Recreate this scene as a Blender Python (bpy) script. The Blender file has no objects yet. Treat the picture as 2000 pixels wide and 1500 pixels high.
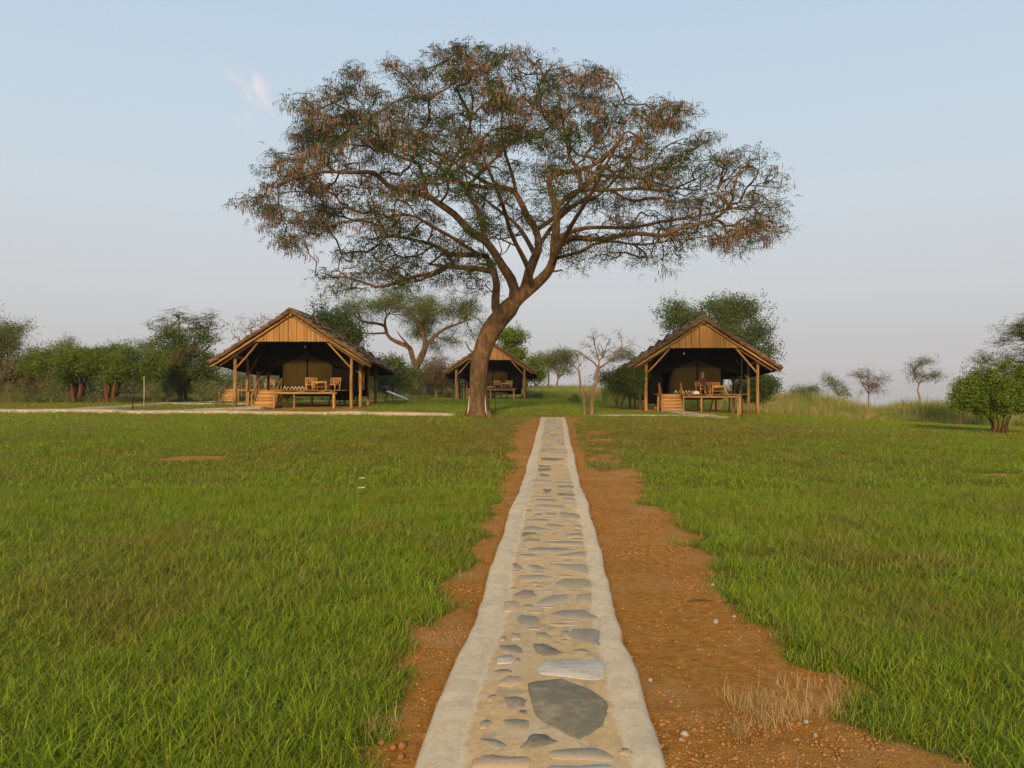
import bpy, math, random
import numpy as np
from mathutils import Vector, Matrix, Euler

rng = np.random.default_rng(7)
random.seed(7)
SC = bpy.context.scene
COL = SC.collection
R = math.radians

# ------------------------------------------------------------------ camera
FPX = 1556.0            # focal length in pixels of the 2000 px wide photograph
EYE = 1.6
PITCH = math.atan(19.0 / FPX)
cam_d = bpy.data.cameras.new("camera")
cam_d.sensor_width = 36.0
cam_d.lens = 36.0 * FPX / 2000.0
cam_d.clip_end = 12000
cam_d.clip_start = 0.1
cam = bpy.data.objects.new("camera", cam_d)
COL.objects.link(cam)
cam.location = (0, 0, EYE)
cam.rotation_euler = (R(90) + PITCH, 0, 0)
SC.camera = cam

# ------------------------------------------------------------------ world
SUN_EL, SUN_AZ = R(21), R(-7)      # hazy warm sun behind the camera, a little to the left
sun_vec = Vector((math.sin(SUN_AZ) * math.cos(SUN_EL), -math.cos(SUN_AZ) * math.cos(SUN_EL), math.sin(SUN_EL)))
W = bpy.data.worlds.new("World")
SC.world = W
W.use_nodes = True
wt = W.node_tree
wt.nodes.clear()


def wn(kind, **kw):
    n = wt.nodes.new(kind)
    for k, v in kw.items():
        setattr(n, k, v)
    return n


w_out = wn('ShaderNodeOutputWorld')
w_mix = wn('ShaderNodeMixShader')
w_bg1 = wn('ShaderNodeBackground')
w_bg2 = wn('ShaderNodeBackground')
w_sky = wn('ShaderNodeTexSky')
w_sky.sky_type = 'NISHITA'
w_sky.sun_disc = False
w_sky.sun_elevation = SUN_EL
w_sky.sun_rotation = math.pi - SUN_AZ
w_sky.dust_density = 4.0
w_sky.air_density = 1.0
w_bg1.inputs['Strength'].default_value = 0.10
w_tc = wn('ShaderNodeTexCoord')
w_sep = wn('ShaderNodeSeparateXYZ')
w_ramp = wn('ShaderNodeValToRGB')
w_map = wn('ShaderNodeMapRange')
w_map.inputs['From Min'].default_value = -0.1
w_map.inputs['From Max'].default_value = 0.9
wt.links.new(w_tc.outputs['Generated'], w_sep.inputs[0])
wt.links.new(w_sep.outputs['Z'], w_map.inputs['Value'])
wt.links.new(w_map.outputs[0], w_ramp.inputs['Fac'])


def srgb(r, g, b):
    def f(c):
        c /= 255.0
        return c / 12.92 if c <= 0.04045 else ((c + 0.055) / 1.055) ** 2.4
    return (f(r), f(g), f(b), 1.0)


stops = [(0.0, srgb(196, 193, 192)), (0.10, srgb(199, 196, 195)), (0.15, srgb(203, 201, 202)),
         (0.22, srgb(209, 210, 212)), (0.32, srgb(210, 219, 226)), (0.42, srgb(202, 218, 230)),
         (0.56, srgb(192, 212, 232)), (1.0, srgb(144, 172, 208))]
els = w_ramp.color_ramp.elements
els[0].position, els[0].color = stops[0]
els[1].position, els[1].color = stops[-1]
for p, c in stops[1:-1]:
    e = els.new(p)
    e.color = c
# soft wisps of cloud
w_noise = wn('ShaderNodeTexNoise')
w_noise.inputs['Scale'].default_value = 13.0
w_noise.inputs['Detail'].default_value = 9.0
w_noise.inputs['Distortion'].default_value = 1.2
w_noise.inputs['Roughness'].default_value = 0.6
w_mapv = wn('ShaderNodeMapping')
w_mapv.inputs['Scale'].default_value = (1.0, 1.0, 1.3)
wt.links.new(w_tc.outputs['Generated'], w_mapv.inputs[0])
wt.links.new(w_mapv.outputs[0], w_noise.inputs['Vector'])


def pix_dir(px, py):
    u, v = (px - 1000) / FPX, (750 - py) / FPX
    c, s = math.cos(PITCH), math.sin(PITCH)
    return Vector((u, c - v * s, s + v * c)).normalized()


last = w_ramp.outputs[0]
# (direction, angular radius, stretch, amount)
for (px, py, px2, py2, rad, amt) in [(412, 124, 475, 156, .013, .8), (476, 146, 518, 200, .021, 1.0),
                                     (505, 182, 550, 218, .017, .75), (455, 236, 474, 240, .022, .6),
                                     (640, 345, 690, 352, .040, .6), (960, 470, 1010, 490, .040, .35)]:
    a, b = pix_dir(px, py), pix_dir(px2, py2)
    m = (a + b).normalized()
    ax = (b - a)
    half = ax.length / 2
    ax.normalize()
    sub = wn('ShaderNodeVectorMath', operation='SUBTRACT')
    sub.inputs[1].default_value = m
    wt.links.new(w_tc.outputs['Generated'], sub.inputs[0])
    dt = wn('ShaderNodeVectorMath', operation='DOT_PRODUCT')
    dt.inputs[1].default_value = ax
    wt.links.new(sub.outputs[0], dt.inputs[0])
    sc_ = wn('ShaderNodeVectorMath', operation='SCALE')
    sc_.inputs[0].default_value = ax
    k = wn('ShaderNodeMath', operation='MULTIPLY')
    k.inputs[1].default_value = -(1 - rad / (rad + half))
    wt.links.new(dt.outputs['Value'], k.inputs[0])
    wt.links.new(k.outputs[0], sc_.inputs['Scale'])
    ad = wn('ShaderNodeVectorMath', operation='ADD')
    wt.links.new(sub.outputs[0], ad.inputs[0])
    wt.links.new(sc_.outputs[0], ad.inputs[1])
    ln = wn('ShaderNodeVectorMath', operation='LENGTH')
    wt.links.new(ad.outputs[0], ln.inputs[0])
    mr = wn('ShaderNodeMapRange', interpolation_type='SMOOTHSTEP')
    mr.inputs['From Min'].default_value = rad
    mr.inputs['From Max'].default_value = rad * 0.1
    wt.links.new(ln.outputs['Value'], mr.inputs['Value'])
    nr = wn('ShaderNodeMapRange', interpolation_type='SMOOTHSTEP')
    nr.inputs['From Min'].default_value = 0.36
    nr.inputs['From Max'].default_value = 0.62
    wt.links.new(w_noise.outputs['Fac'], nr.inputs['Value'])
    mu = wn('ShaderNodeMath', operation='MULTIPLY')
    wt.links.new(mr.outputs[0], mu.inputs[0])
    wt.links.new(nr.outputs[0], mu.inputs[1])
    mu2 = wn('ShaderNodeMath', operation='MULTIPLY')
    mu2.inputs[1].default_value = amt
    wt.links.new(mu.outputs[0], mu2.inputs[0])
    mx = wn('ShaderNodeMixRGB')
    mx.inputs['Color2'].default_value = srgb(240, 232, 232)
    wt.links.new(mu2.outputs[0], mx.inputs['Fac'])
    wt.links.new(last, mx.inputs['Color1'])
    last = mx.outputs[0]
wt.links.new(w_sky.outputs[0], w_bg1.inputs['Color'])
wt.links.new(last, w_bg2.inputs['Color'])
w_bg2.inputs['Strength'].default_value = 1.0
w_mix.inputs['Fac'].default_value = 0.92
wt.links.new(w_bg1.outputs[0], w_mix.inputs[1])
wt.links.new(w_bg2.outputs[0], w_mix.inputs[2])
wt.links.new(w_mix.outputs[0], w_out.inputs[0])

sun_d = bpy.data.lights.new("sun", 'SUN')
sun_d.energy = 4.7
sun_d.angle = R(7.0)
sun_d.color = (1.0, 0.76, 0.46)
sun = bpy.data.objects.new("sun", sun_d)
COL.objects.link(sun)
sun.rotation_euler = sun_vec.to_track_quat('Z', 'Y').to_euler()
sun.location = (0, -20, 30)

SC.view_settings.view_transform = 'Standard'
SC.view_settings.look = 'None'
SC.view_settings.exposure = 0.0
SC.view_settings.gamma = 1.0
SC.view_settings.use_curve_mapping = False
SC.render.engine = 'CYCLES'
SC.cycles.use_denoising = True
SC.cycles.max_bounces = 6
SC.cycles.diffuse_bounces = 3
SC.cycles.transmission_bounces = 3
SC.cycles.transparent_max_bounces = 4

# ------------------------------------------------------------------ terrain
_ys = np.arange(-200, 4200, 0.5)
_prof = np.interp(_ys, [-200, 15, 20, 25, 29, 33, 36, 41, 46, 55, 70, 100, 125, 160, 200, 4200],
                  [0, 0, .13, .30, .44, .56, .60, .85, .97, 1.02, 1.12, 1.2, .9, -1.2, -4.5, -300])
_k = np.hanning(11)
_k /= _k.sum()
_prof = np.convolve(np.pad(_prof, 5, mode='edge'), _k, mode='valid')
_xs = np.arange(-3000, 3000, 0.5)
_side = np.interp(_xs, [-3000, -120, -60, 2, 6, 10, 19, 30, 45, 80, 3000],
                  [.2, .7, 1, 1, .8, .68, .1, -.55, -1.0, -1.4, -1.6])
_side = np.convolve(np.pad(_side, 5, mode='edge'), _k, mode='valid')
_rd = np.interp(_ys, [-200, 60, 70, 85, 130, 4200], [0, 0, -.05, -.5, -4.0, -250])


def zt(x, y):
    x = np.asarray(x, float)
    y = np.asarray(y, float)
    p = np.interp(y, _ys, _prof)
    s = np.interp(x, _xs, _side)
    near = np.clip(p, None, 1.3)
    far = p - near
    z = np.where(p > 0, near * s, p)
    wr = np.clip((x - 14) / 14, 0, 1)
    z = z + wr * np.interp(y, _ys, _rd) * np.where(p > 0, 1, .3)
    z = z + 1.0 * np.exp(-(((x - 9) / 9.0) ** 2 + ((y - 97) / 13.0) ** 2))
    z = z + 0.02 * np.sin(x * .9 + 1.3) * np.sin(y * .7) + 0.012 * np.sin(x * 2.3 + y * 1.7)
    d = np.abs(x) - 90
    z = z - np.clip(d, 0, None) * 0.05
    return z


def zf(x, y):
    return float(zt(x, y))


def at(px, py, Y):
    """point seen at a pixel of the photograph, at the distance Y"""
    d = pix_dir(px, py)
    t = Y / d.y
    return Vector((d.x * t, Y, EYE + d.z * t))


def atn(px, py, Y):
    px = np.asarray(px, float); py = np.asarray(py, float); Y = np.asarray(Y, float)
    u, v = (px - 1000) / FPX, (750 - py) / FPX
    c, s = math.cos(PITCH), math.sin(PITCH)
    dy = c - v * s
    t = Y / dy
    return np.stack([u * t, Y + 0 * u, EYE + (s + v * c) * t], -1)


def ground_hit(px, py, lift=0.0):
    d = pix_dir(px, py)
    lo, hi = 1.0, 120.0
    t = 2.0
    while t < 150:
        p = Vector((0, 0, EYE)) + d * t
        if p.z <= zf(p.x, p.y) + lift:
            break
        t += 0.05
    return p


# ------------------------------------------------------------------ materials
def new_mat(name):
    m = bpy.data.materials.new(name)
    m.use_nodes = True
    m.node_tree.nodes.clear()
    return m


class NT:
    def __init__(self, m):
        self.t = m.node_tree

    def n(self, kind, ins=None, **kw):
        nd = self.t.nodes.new(kind)
        for k, v in kw.items():
            setattr(nd, k, v)
        for k, v in (ins or {}).items():
            s = nd.inputs[k]
            if hasattr(v, 'is_output') or isinstance(v, bpy.types.NodeSocket):
                self.t.links.new(v, s)
            else:
                s.default_value = v
        return nd

    def noise(self, vec, scale, detail=4, rough=.55, dist=0.0):
        nd = self.n('ShaderNodeTexNoise', {'Scale': scale, 'Detail': detail, 'Roughness': rough, 'Distortion': dist})
        self.t.links.new(vec, nd.inputs['Vector'])
        return nd.outputs['Fac']

    def ramp(self, fac, stops):
        nd = self.n('ShaderNodeValToRGB')
        e = nd.color_ramp.elements
        e[0].position, e[0].color = stops[0][0], stops[0][1]
        e[1].position, e[1].color = stops[-1][0], stops[-1][1]
        for p, c in stops[1:-1]:
            q = e.new(p)
            q.color = c
        self.t.links.new(fac, nd.inputs[0])
        return nd.outputs[0]

    def mix(self, fac, a, b, mode='MIX'):
        nd = self.n('ShaderNodeMixRGB', blend_type=mode)
        for s, v in (('Fac', fac), ('Color1', a), ('Color2', b)):
            if isinstance(v, bpy.types.NodeSocket):
                self.t.links.new(v, nd.inputs[s])
            else:
                nd.inputs[s].default_value = v
        return nd.outputs[0]

    def sm(self, val, a, b):
        nd = self.n('ShaderNodeMapRange', {'Value': val, 'From Min': a, 'From Max': b}, interpolation_type='SMOOTHSTEP')
        return nd.outputs[0]

    def math(self, op, a, b=0.0):
        nd = self.n('ShaderNodeMath', operation=op)
        for i, v in enumerate((a, b)):
            if isinstance(v, bpy.types.NodeSocket):
                self.t.links.new(v, nd.inputs[i])
            else:
                nd.inputs[i].default_value = v
        return nd.outputs[0]

    def finish(self, col, rough=.9, bump=None, bstr=.3, bdist=.01, spec=.2, trans=0.0):
        out = self.n('ShaderNodeOutputMaterial')
        bs = self.n('ShaderNodeBsdfPrincipled', {'Roughness': rough, 'Specular IOR Level': spec})
        if isinstance(col, bpy.types.NodeSocket):
            self.t.links.new(col, bs.inputs['Base Color'])
        else:
            bs.inputs['Base Color'].default_value = col
        if bump is not None:
            b = self.n('ShaderNodeBump', {'Strength': bstr, 'Distance': bdist, 'Height': bump})
            self.t.links.new(b.outputs[0], bs.inputs['Normal'])
        sh = bs.outputs[0]
        if trans > 0:
            tr = self.n('ShaderNodeBsdfTranslucent')
            if isinstance(col, bpy.types.NodeSocket):
                self.t.links.new(col, tr.inputs['Color'])
            else:
                tr.inputs['Color'].default_value = col
            ms = self.n('ShaderNodeMixShader', {'Fac': trans})
            self.t.links.new(sh, ms.inputs[1])
            self.t.links.new(tr.outputs[0], ms.inputs[2])
            sh = ms.outputs[0]
        self.t.links.new(sh, out.inputs[0])


def C(r, g, b):
    return (r, g, b, 1.0)


def simple(name, cols, scale=(1, 1, 1), nscale=8.0, rough=.85, bstr=.4, bdist=.01, coord='Object', spec=.2, detail=5, rnd=0.0):
    m = new_mat(name)
    t = NT(m)
    tc = t.n('ShaderNodeTexCoord')
    mp = t.n('ShaderNodeMapping', {'Scale': scale, 'Vector': tc.outputs[coord]})
    v = mp.outputs[0]
    if rnd:
        oi = t.n('ShaderNodeObjectInfo')
        mul = t.math('MULTIPLY', oi.outputs['Random'], 37.0)
        va = t.n('ShaderNodeVectorMath', operation='ADD')
        t.t.links.new(v, va.inputs[0]); t.t.links.new(mul, va.inputs[1])
        v = va.outputs[0]
    f = t.noise(v, nscale, detail, .65)
    n = len(cols)
    col = t.ramp(f, [(.28 + .44 * i / (n - 1), cols[i]) for i in range(n)])
    if rnd:
        br = t.n('ShaderNodeMapRange', {'Value': oi.outputs['Random'], 'To Min': 1 - rnd, 'To Max': 1 + rnd})
        vm = t.n('ShaderNodeVectorMath', operation='SCALE')
        t.t.links.new(col, vm.inputs[0]); t.t.links.new(br.outputs[0], vm.inputs['Scale'])
        col = vm.outputs[0]
    f2 = t.noise(v, nscale * 4, 3, .6)
    h = t.math('ADD', f, f2)
    t.finish(col, rough, h, bstr, bdist, spec)
    return m


def leaf_mat(name, cols, patch=.35, trans=.3, wscale=1.0):
    """cols: list of colours picked by leaf (random) and by clump (world noise)"""
    m = new_mat(name)
    t = NT(m)
    g = t.n('ShaderNodeNewGeometry')
    f = t.noise(g.outputs['Position'], wscale, 3, .6)
    rp = g.outputs['Random Per Island']
    a = t.math('MULTIPLY', rp, 1 - patch)
    b = t.math('MULTIPLY', t.sm(f, .3, .7), patch)
    s = t.math('ADD', a, b)
    n = len(cols)
    col = t.ramp(s, [(i / (n - 1), cols[i]) for i in range(n)])
    t.finish(col, .6, None, spec=.25, trans=trans)
    return m


# ground: soil with dry straw and grass thatch, driven by the painted cover attribute
def make_ground_mat():
    m = new_mat("ground_soil")
    t = NT(m)
    g = t.n('ShaderNodeNewGeometry')
    P = g.outputs['Position']
    at_ = t.n('ShaderNodeAttribute', attribute_name='cover')
    n1 = t.noise(P, 1.3, 5)
    n2 = t.noise(P, 14, 6, .7)
    n3 = t.noise(P, 70, 4, .7)
    n4 = t.noise(P, .35, 3)
    soil = t.ramp(n2, [(.25, C(.22, .088, .013)), (.5, C(.35, .150, .024)), (.75, C(.47, .235, .046))])
    soil = t.mix(t.sm(n1, .45, .75), soil, C(.40, .22, .075))
    soil = t.mix(t.sm(n3, .62, .7), soil, C(.50, .33, .15))
    soil = t.mix(t.sm(n3, .42, .33), soil, C(.15, .055, .018))
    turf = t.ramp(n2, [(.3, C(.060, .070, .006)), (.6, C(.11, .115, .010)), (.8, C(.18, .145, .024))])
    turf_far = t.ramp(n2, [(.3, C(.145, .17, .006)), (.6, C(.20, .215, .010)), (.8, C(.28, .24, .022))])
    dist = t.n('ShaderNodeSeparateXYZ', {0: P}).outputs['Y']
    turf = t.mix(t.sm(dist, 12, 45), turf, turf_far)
    brown = t.ramp(n2, [(.3, C(.10, .062, .018)), (.7, C(.19, .13, .042))])
    turf = t.mix(t.math('MULTIPLY', t.sm(n4, .46, .64), .7), turf, brown)
    fac = t.sm(t.math('ADD', at_.outputs['Fac'], t.math('MULTIPLY', t.math('SUBTRACT', n2, .5), .5)), .35, .6)
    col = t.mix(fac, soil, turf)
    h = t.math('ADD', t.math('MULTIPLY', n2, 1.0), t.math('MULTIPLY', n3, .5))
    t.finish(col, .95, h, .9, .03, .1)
    return m


def make_grass_mat(name, near=True):
    m = new_mat(name)
    t = NT(m)
    g = t.n('ShaderNodeNewGeometry')
    P = g.outputs['Position']
    oi = t.n('ShaderNodeObjectInfo')
    rp = g.outputs['Random Per Island']
    n1 = t.noise(P, .42, 5, .65)
    n2 = t.noise(P, 1.7, 3, .6)
    r = t.math('ADD', t.math('MULTIPLY', rp, .55), t.math('MULTIPLY', oi.outputs['Random'], .15))
    r = t.math('ADD', r, t.math('MULTIPLY', n2, .30))
    green = t.ramp(r, [(.1, C(.085, .140, .003)), (.35, C(.150, .230, .004)), (.6, C(.235, .315, .006)),
                       (.8, C(.35, .38, .014)), (.9, C(.50, .38, .04))])
    brown = t.ramp(r, [(.1, C(.10, .088, .010)), (.4, C(.20, .16, .020)), (.65, C(.30, .21, .036)), (.9, C(.44, .31, .09))])
    xyz = t.n('ShaderNodeSeparateXYZ', {0: P})
    z = t.sm(n1, .47, .63)
    x_d = t.math('MULTIPLY', t.sm(n2, .35, .7), z)
    fac = t.math('MULTIPLY', t.math('MAXIMUM', z, x_d), .62)
    drya = t.n('ShaderNodeAttribute', attribute_name='dry', attribute_type='INSTANCER')
    fac = t.math('MAXIMUM', fac, drya.outputs['Fac'])
    col = t.mix(fac, green, brown)
    t.finish(col, .55, None, spec=.3, trans=.35)
    return m


def tallgrass_mat(name, cols):
    return leaf_mat(name, cols, patch=.5, trans=.3, wscale=.25)


MAT = {}
MAT['ground'] = make_ground_mat()
MAT['grass'] = make_grass_mat("grass_blades")
MAT['straw'] = leaf_mat("straw_blades", [C(.24, .14, .045), C(.38, .24, .085), C(.50, .34, .14), C(.42, .25, .09)], trans=.2)
MAT['tall'] = tallgrass_mat("tall_grass", [C(.07, .13, .010), C(.13, .21, .018), C(.23, .27, .038), C(.36, .29, .08), C(.48, .36, .16)])
MAT['weed'] = tallgrass_mat("weed_leaves", [C(.05, .085, .012), C(.10, .13, .02), C(.18, .17, .035), C(.26, .19, .06)])
MAT['kerb'] = simple("pale_concrete", [C(.34, .275, .185), C(.46, .385, .275), C(.54, .465, .345)], nscale=5, bstr=.5, bdist=.006, coord='Object', detail=8)
MAT['mortar'] = simple("tan_mortar", [C(.27, .19, .10), C(.42, .295, .155), C(.50, .375, .22)], nscale=7, bstr=.5, bdist=.006, detail=8)
def mortar_mat():
    m = new_mat("tan_mortar_bed")
    t = NT(m)
    P = t.n('ShaderNodeNewGeometry').outputs['Position']
    e = t.n('ShaderNodeAttribute', attribute_name='edge').outputs['Fac']
    n1 = t.noise(P, 2.2, 6, .65); n2 = t.noise(P, 14, 6, .7); n3 = t.noise(P, 60, 4, .7); n4 = t.noise(P, 5.5, 5, .7, .6)
    col = t.ramp(n2, [(.3, C(.40, .26, .115)), (.55, C(.54, .37, .17)), (.75, C(.62, .45, .24))])
    col = t.mix(t.math('MULTIPLY', t.sm(n1, .45, .65), .7), col, C(.48, .385, .25))
    col = t.mix(t.math('MULTIPLY', t.sm(n4, .52, .62), .6), col, C(.50, .34, .17))
    col = t.mix(t.math('MULTIPLY', t.sm(n4, .44, .36), .55), col, C(.25, .205, .145))
    col = t.mix(t.math('MULTIPLY', t.sm(n3, .60, .72), .5), col, C(.22, .15, .085))
    col = t.mix(t.sm(t.math('ADD', e, t.math('MULTIPLY', t.math('SUBTRACT', n2, .5), 1.1)), .25, .75), col, C(.58, .46, .29))
    t.finish(col, .92, t.math('ADD', n2, n3), .6, .008, .2)
    return m


def kerb_mat():
    m = new_mat("pale_concrete_margin")
    t = NT(m)
    P = t.n('ShaderNodeNewGeometry').outputs['Position']
    n1 = t.noise(P, 1.6, 6, .65); n2 = t.noise(P, 11, 7, .72); n3 = t.noise(P, 75, 4, .7); n4 = t.noise(P, 4.5, 6, .75, 1.2)
    col = t.ramp(n2, [(.28, C(.47, .365, .225)), (.55, C(.60, .48, .305)), (.75, C(.68, .56, .375))])
    col = t.mix(t.math('MULTIPLY', t.sm(n1, .45, .68), .5), col, C(.39, .32, .22))
    col = t.mix(t.math('MULTIPLY', t.sm(t.math('ABSOLUTE', t.math('SUBTRACT', n4, .5)), .009, .001), .6), col, C(.20, .15, .09))
    col = t.mix(t.math('MULTIPLY', t.sm(n3, .64, .74), .45), col, C(.20, .15, .10))
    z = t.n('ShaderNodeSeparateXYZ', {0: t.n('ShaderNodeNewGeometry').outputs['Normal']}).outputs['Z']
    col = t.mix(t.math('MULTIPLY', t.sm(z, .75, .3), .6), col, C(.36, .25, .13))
    t.finish(col, .9, t.math('ADD', n2, n3), .55, .006, .2)
    return m


MAT['mortar'] = mortar_mat()
MAT['kerb'] = kerb_mat()
MAT['bedwall'] = simple("mortared_stone_side", [C(.30, .25, .18), C(.46, .38, .25), C(.58, .50, .35)], nscale=2.2, bstr=.6, bdist=.03)


def stone_mat(name, a, b, stripes=False):
    m = new_mat(name)
    t = NT(m)
    tc = t.n('ShaderNodeTexCoord')
    g = t.n('ShaderNodeNewGeometry')
    P = g.outputs['Position']
    oi = t.n('ShaderNodeObjectInfo')
    f = t.noise(P, 45, 6, .75)
    f1 = t.noise(P, 9, 4, .6)
    col = t.mix(t.sm(f, .3, .7), a, b)
    if stripes:
        mp = t.n('ShaderNodeMapping', {'Scale': (5, 34, 10), 'Vector': P})
        s = t.noise(mp.outputs[0], 1.0, 4, .7, .4)
        col = t.mix(t.math('MULTIPLY', t.sm(s, .45, .7), .6), col, C(.22, .19, .15))
    f3 = t.noise(P, 3.5, 5, .7)
    col = t.mix(t.math('MULTIPLY', t.sm(t.math('ADD', f1, t.math('MULTIPLY', f3, .6)), .74, 1.05), .55), col, C(.40, .30, .175))
    t.finish(col, .85, f, .5, .003, .25)
    return m


STONES = {
    'slate': stone_mat("slate_stone", C(.135, .115, .072), C(.20, .175, .115)),
    'blue': stone_mat("blue_grey_stone", C(.23, .195, .135), C(.32, .275, .195)),
    'olive': stone_mat("olive_stone", C(.26, .21, .125), C(.36, .29, .175)),
    'tan': stone_mat("tan_stone", C(.33, .255, .155), C(.42, .33, .21)),
    'peach': stone_mat("peach_stone", C(.42, .27, .15), C(.50, .36, .22)),
    'brown': stone_mat("brown_stone", C(.20, .15, .11), C(.30, .23, .17)),
    'white': stone_mat("banded_white_stone", C(.42, .37, .29), C(.56, .50, .40), True),
    'grey': stone_mat("grey_stone", C(.28, .23, .155), C(.38, .315, .22)),
}
MAT['bark'] = simple("acacia_bark", [C(.040, .022, .010), C(.115, .064, .028), C(.225, .132, .060)], scale=(1, 1, .45), nscale=5, bstr=1.0, bdist=.05, detail=9)
MAT['bark_dark'] = simple("dark_bark", [C(.035, .022, .013), C(.085, .052, .028), C(.13, .085, .045)], scale=(1, 1, .3), nscale=3, bstr=.8, bdist=.04)
MAT['bark_red'] = simple("reddish_bark", [C(.045, .020, .010), C(.095, .043, .020), C(.17, .085, .040)], scale=(1, 1, .2), nscale=5, bstr=.9, bdist=.04)
MAT['bark_pale'] = simple("pale_bark", [C(.09, .052, .032), C(.18, .11, .07), C(.26, .17, .11)], scale=(1, 1, .3), nscale=5, bstr=.7, bdist=.02)
MAT['leaf_main'] = leaf_mat("acacia_leaflets", [C(.028, .042, .006), C(.050, .074, .009), C(.080, .108, .013), C(.12, .135, .022)])
MAT['pod'] = leaf_mat("dry_brown_pods", [C(.075, .034, .016), C(.140, .068, .030), C(.205, .105, .046), C(.29, .17, .082)], trans=.15)
MAT['leaf_far'] = leaf_mat("olive_leaflets", [C(.045, .062, .010), C(.09, .115, .015), C(.145, .17, .024), C(.20, .20, .04)])
MAT['leaf_dark'] = leaf_mat("dark_green_leaves", [C(.022, .038, .008), C(.045, .072, .011), C(.075, .11, .016), C(.13, .15, .03)])
MAT['leaf_bright'] = leaf_mat("bright_green_leaves", [C(.045, .075, .005), C(.09, .14, .007), C(.15, .21, .012), C(.23, .27, .025)])
MAT['leaf_round'] = leaf_mat("mixed_green_leaves", [C(.028, .048, .008), C(.06, .095, .012), C(.105, .145, .022), C(.18, .18, .05)])
MAT['leaf_brown'] = leaf_mat("dry_brown_leaves", [C(.06, .045, .018), C(.12, .085, .03), C(.19, .13, .05), C(.10, .11, .03)])
MAT['scrub'] = leaf_mat("scrub_leaves", [C(.05, .065, .022), C(.08, .10, .03), C(.12, .13, .042), C(.16, .14, .06)], wscale=.12, patch=.5)
MAT['blossom'] = leaf_mat("rust_red_blossom", [C(.13, .035, .018), C(.22, .07, .03), C(.26, .12, .05)])
MAT['log'] = simple("peeled_log", [C(.12, .062, .022), C(.29, .155, .050), C(.45, .255, .088)], scale=(6, 6, .8), nscale=1.6, bstr=.4, bdist=.01, rnd=.15)
MAT['plank'] = simple("sawn_orange_plank", [C(.24, .11, .036), C(.43, .215, .070), C(.56, .31, .12)], scale=(.8, 8, 8), nscale=1.8, bstr=.3, bdist=.004, rnd=.18)
MAT['deck'] = simple("deck_timber", [C(.16, .085, .04), C(.26, .15, .075), C(.36, .23, .13)], scale=(8, .8, 8), nscale=1.8, bstr=.3, bdist=.004, rnd=.2)
MAT['reed'] = leaf_mat("split_reeds", [C(.10, .045, .012), C(.29, .135, .034), C(.42, .22, .060), C(.52, .30, .10), C(.20, .09, .022)], patch=.08, trans=0.0, wscale=1.5)
MAT['thatch'] = simple("grass_thatch", [C(.05, .033, .020), C(.15, .10, .058), C(.26, .175, .10), C(.34, .23, .13)], scale=(14, 1.2, 14), nscale=1.4, bstr=1.0, bdist=.04, rnd=.25, detail=7)
MAT['thatch_cut'] = simple("cut_thatch_ends", [C(.06, .034, .017), C(.16, .088, .038), C(.27, .15, .062)], scale=(10, 3, 10), nscale=1.6, bstr=1.0, bdist=.03, rnd=.2)
MAT['leak_block'] = simple("dark_leak_block", [C(.008, .005, .003), C(.014, .009, .005)], nscale=3, spec=0)
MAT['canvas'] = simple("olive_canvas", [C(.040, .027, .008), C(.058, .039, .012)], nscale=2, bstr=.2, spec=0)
MAT['canvas_dark'] = simple("dark_canvas", [C(.006, .005, .003), C(.010, .008, .005)], nscale=2, bstr=.2, spec=0)  # near black: the deep shade inside the huts is put into this colour
MAT['black'] = simple("black_steel", [C(.015, .015, .016), C(.03, .03, .03)], nscale=9, rough=.5)
MAT['white'] = simple("white_paint", [C(.62, .60, .55), C(.78, .76, .70)], nscale=9, rough=.6)
MAT['stake'] = simple("weathered_stake", [C(.35, .27, .17), C(.50, .41, .29)], nscale=9)
MAT['skin'] = simple("skin", [C(.30, .15, .09), C(.36, .19, .12)], nscale=9, rough=.6)
MAT['shirt'] = simple("dark_shirt", [C(.06, .022, .018), C(.09, .035, .028)], nscale=9)
MAT['trouser'] = simple("brown_trousers", [C(.08, .05, .035), C(.11, .07, .05)], nscale=9)
MAT['hair'] = simple("grey_hair", [C(.10, .09, .085), C(.2, .18, .17)], nscale=30)
MAT['towel'] = simple("pale_bundle_cloth", [C(.48, .42, .33), C(.62, .56, .46)], nscale=6)
MAT['laterite'] = leaf_mat("laterite_pebbles", [C(.17, .066, .013), C(.27, .113, .022), C(.34, .150, .032), C(.40, .23, .08)], patch=.1, trans=0.0)
MAT['laterite_lump'] = simple("laterite_lump", [C(.20, .075, .022), C(.34, .14, .04)], nscale=14, rnd=.2)
MAT['pale_rock'] = simple("pale_rock", [C(.24, .20, .14), C(.36, .31, .23)], nscale=14, rnd=.2)


# ------------------------------------------------------------------ mesh helpers
def mk_mesh(name, verts, quads=None, tris=None, mat=None, smooth=False):
    me = bpy.data.meshes.new(name)
    verts = np.asarray(verts, np.float32).reshape(-1, 3)
    q = np.asarray(quads, np.int32).reshape(-1, 4) if quads is not None and len(quads) else np.zeros((0, 4), np.int32)
    t = np.asarray(tris, np.int32).reshape(-1, 3) if tris is not None and len(tris) else np.zeros((0, 3), np.int32)
    me.vertices.add(len(verts))
    me.vertices.foreach_set('co', verts.ravel())
    nl = len(q) * 4 + len(t) * 3
    me.loops.add(nl)
    me.loops.foreach_set('vertex_index', np.concatenate([q.ravel(), t.ravel()]))
    me.polygons.add(len(q) + len(t))
    st = np.concatenate([np.arange(len(q)) * 4, len(q) * 4 + np.arange(len(t)) * 3]).astype(np.int32)
    me.polygons.foreach_set('loop_start', st)
    if smooth:
        me.polygons.foreach_set('use_smooth', np.ones(len(st), bool))
    me.update(calc_edges=True)
    me.validate()
    if mat is not None:
        me.materials.append(mat)
    return me


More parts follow.
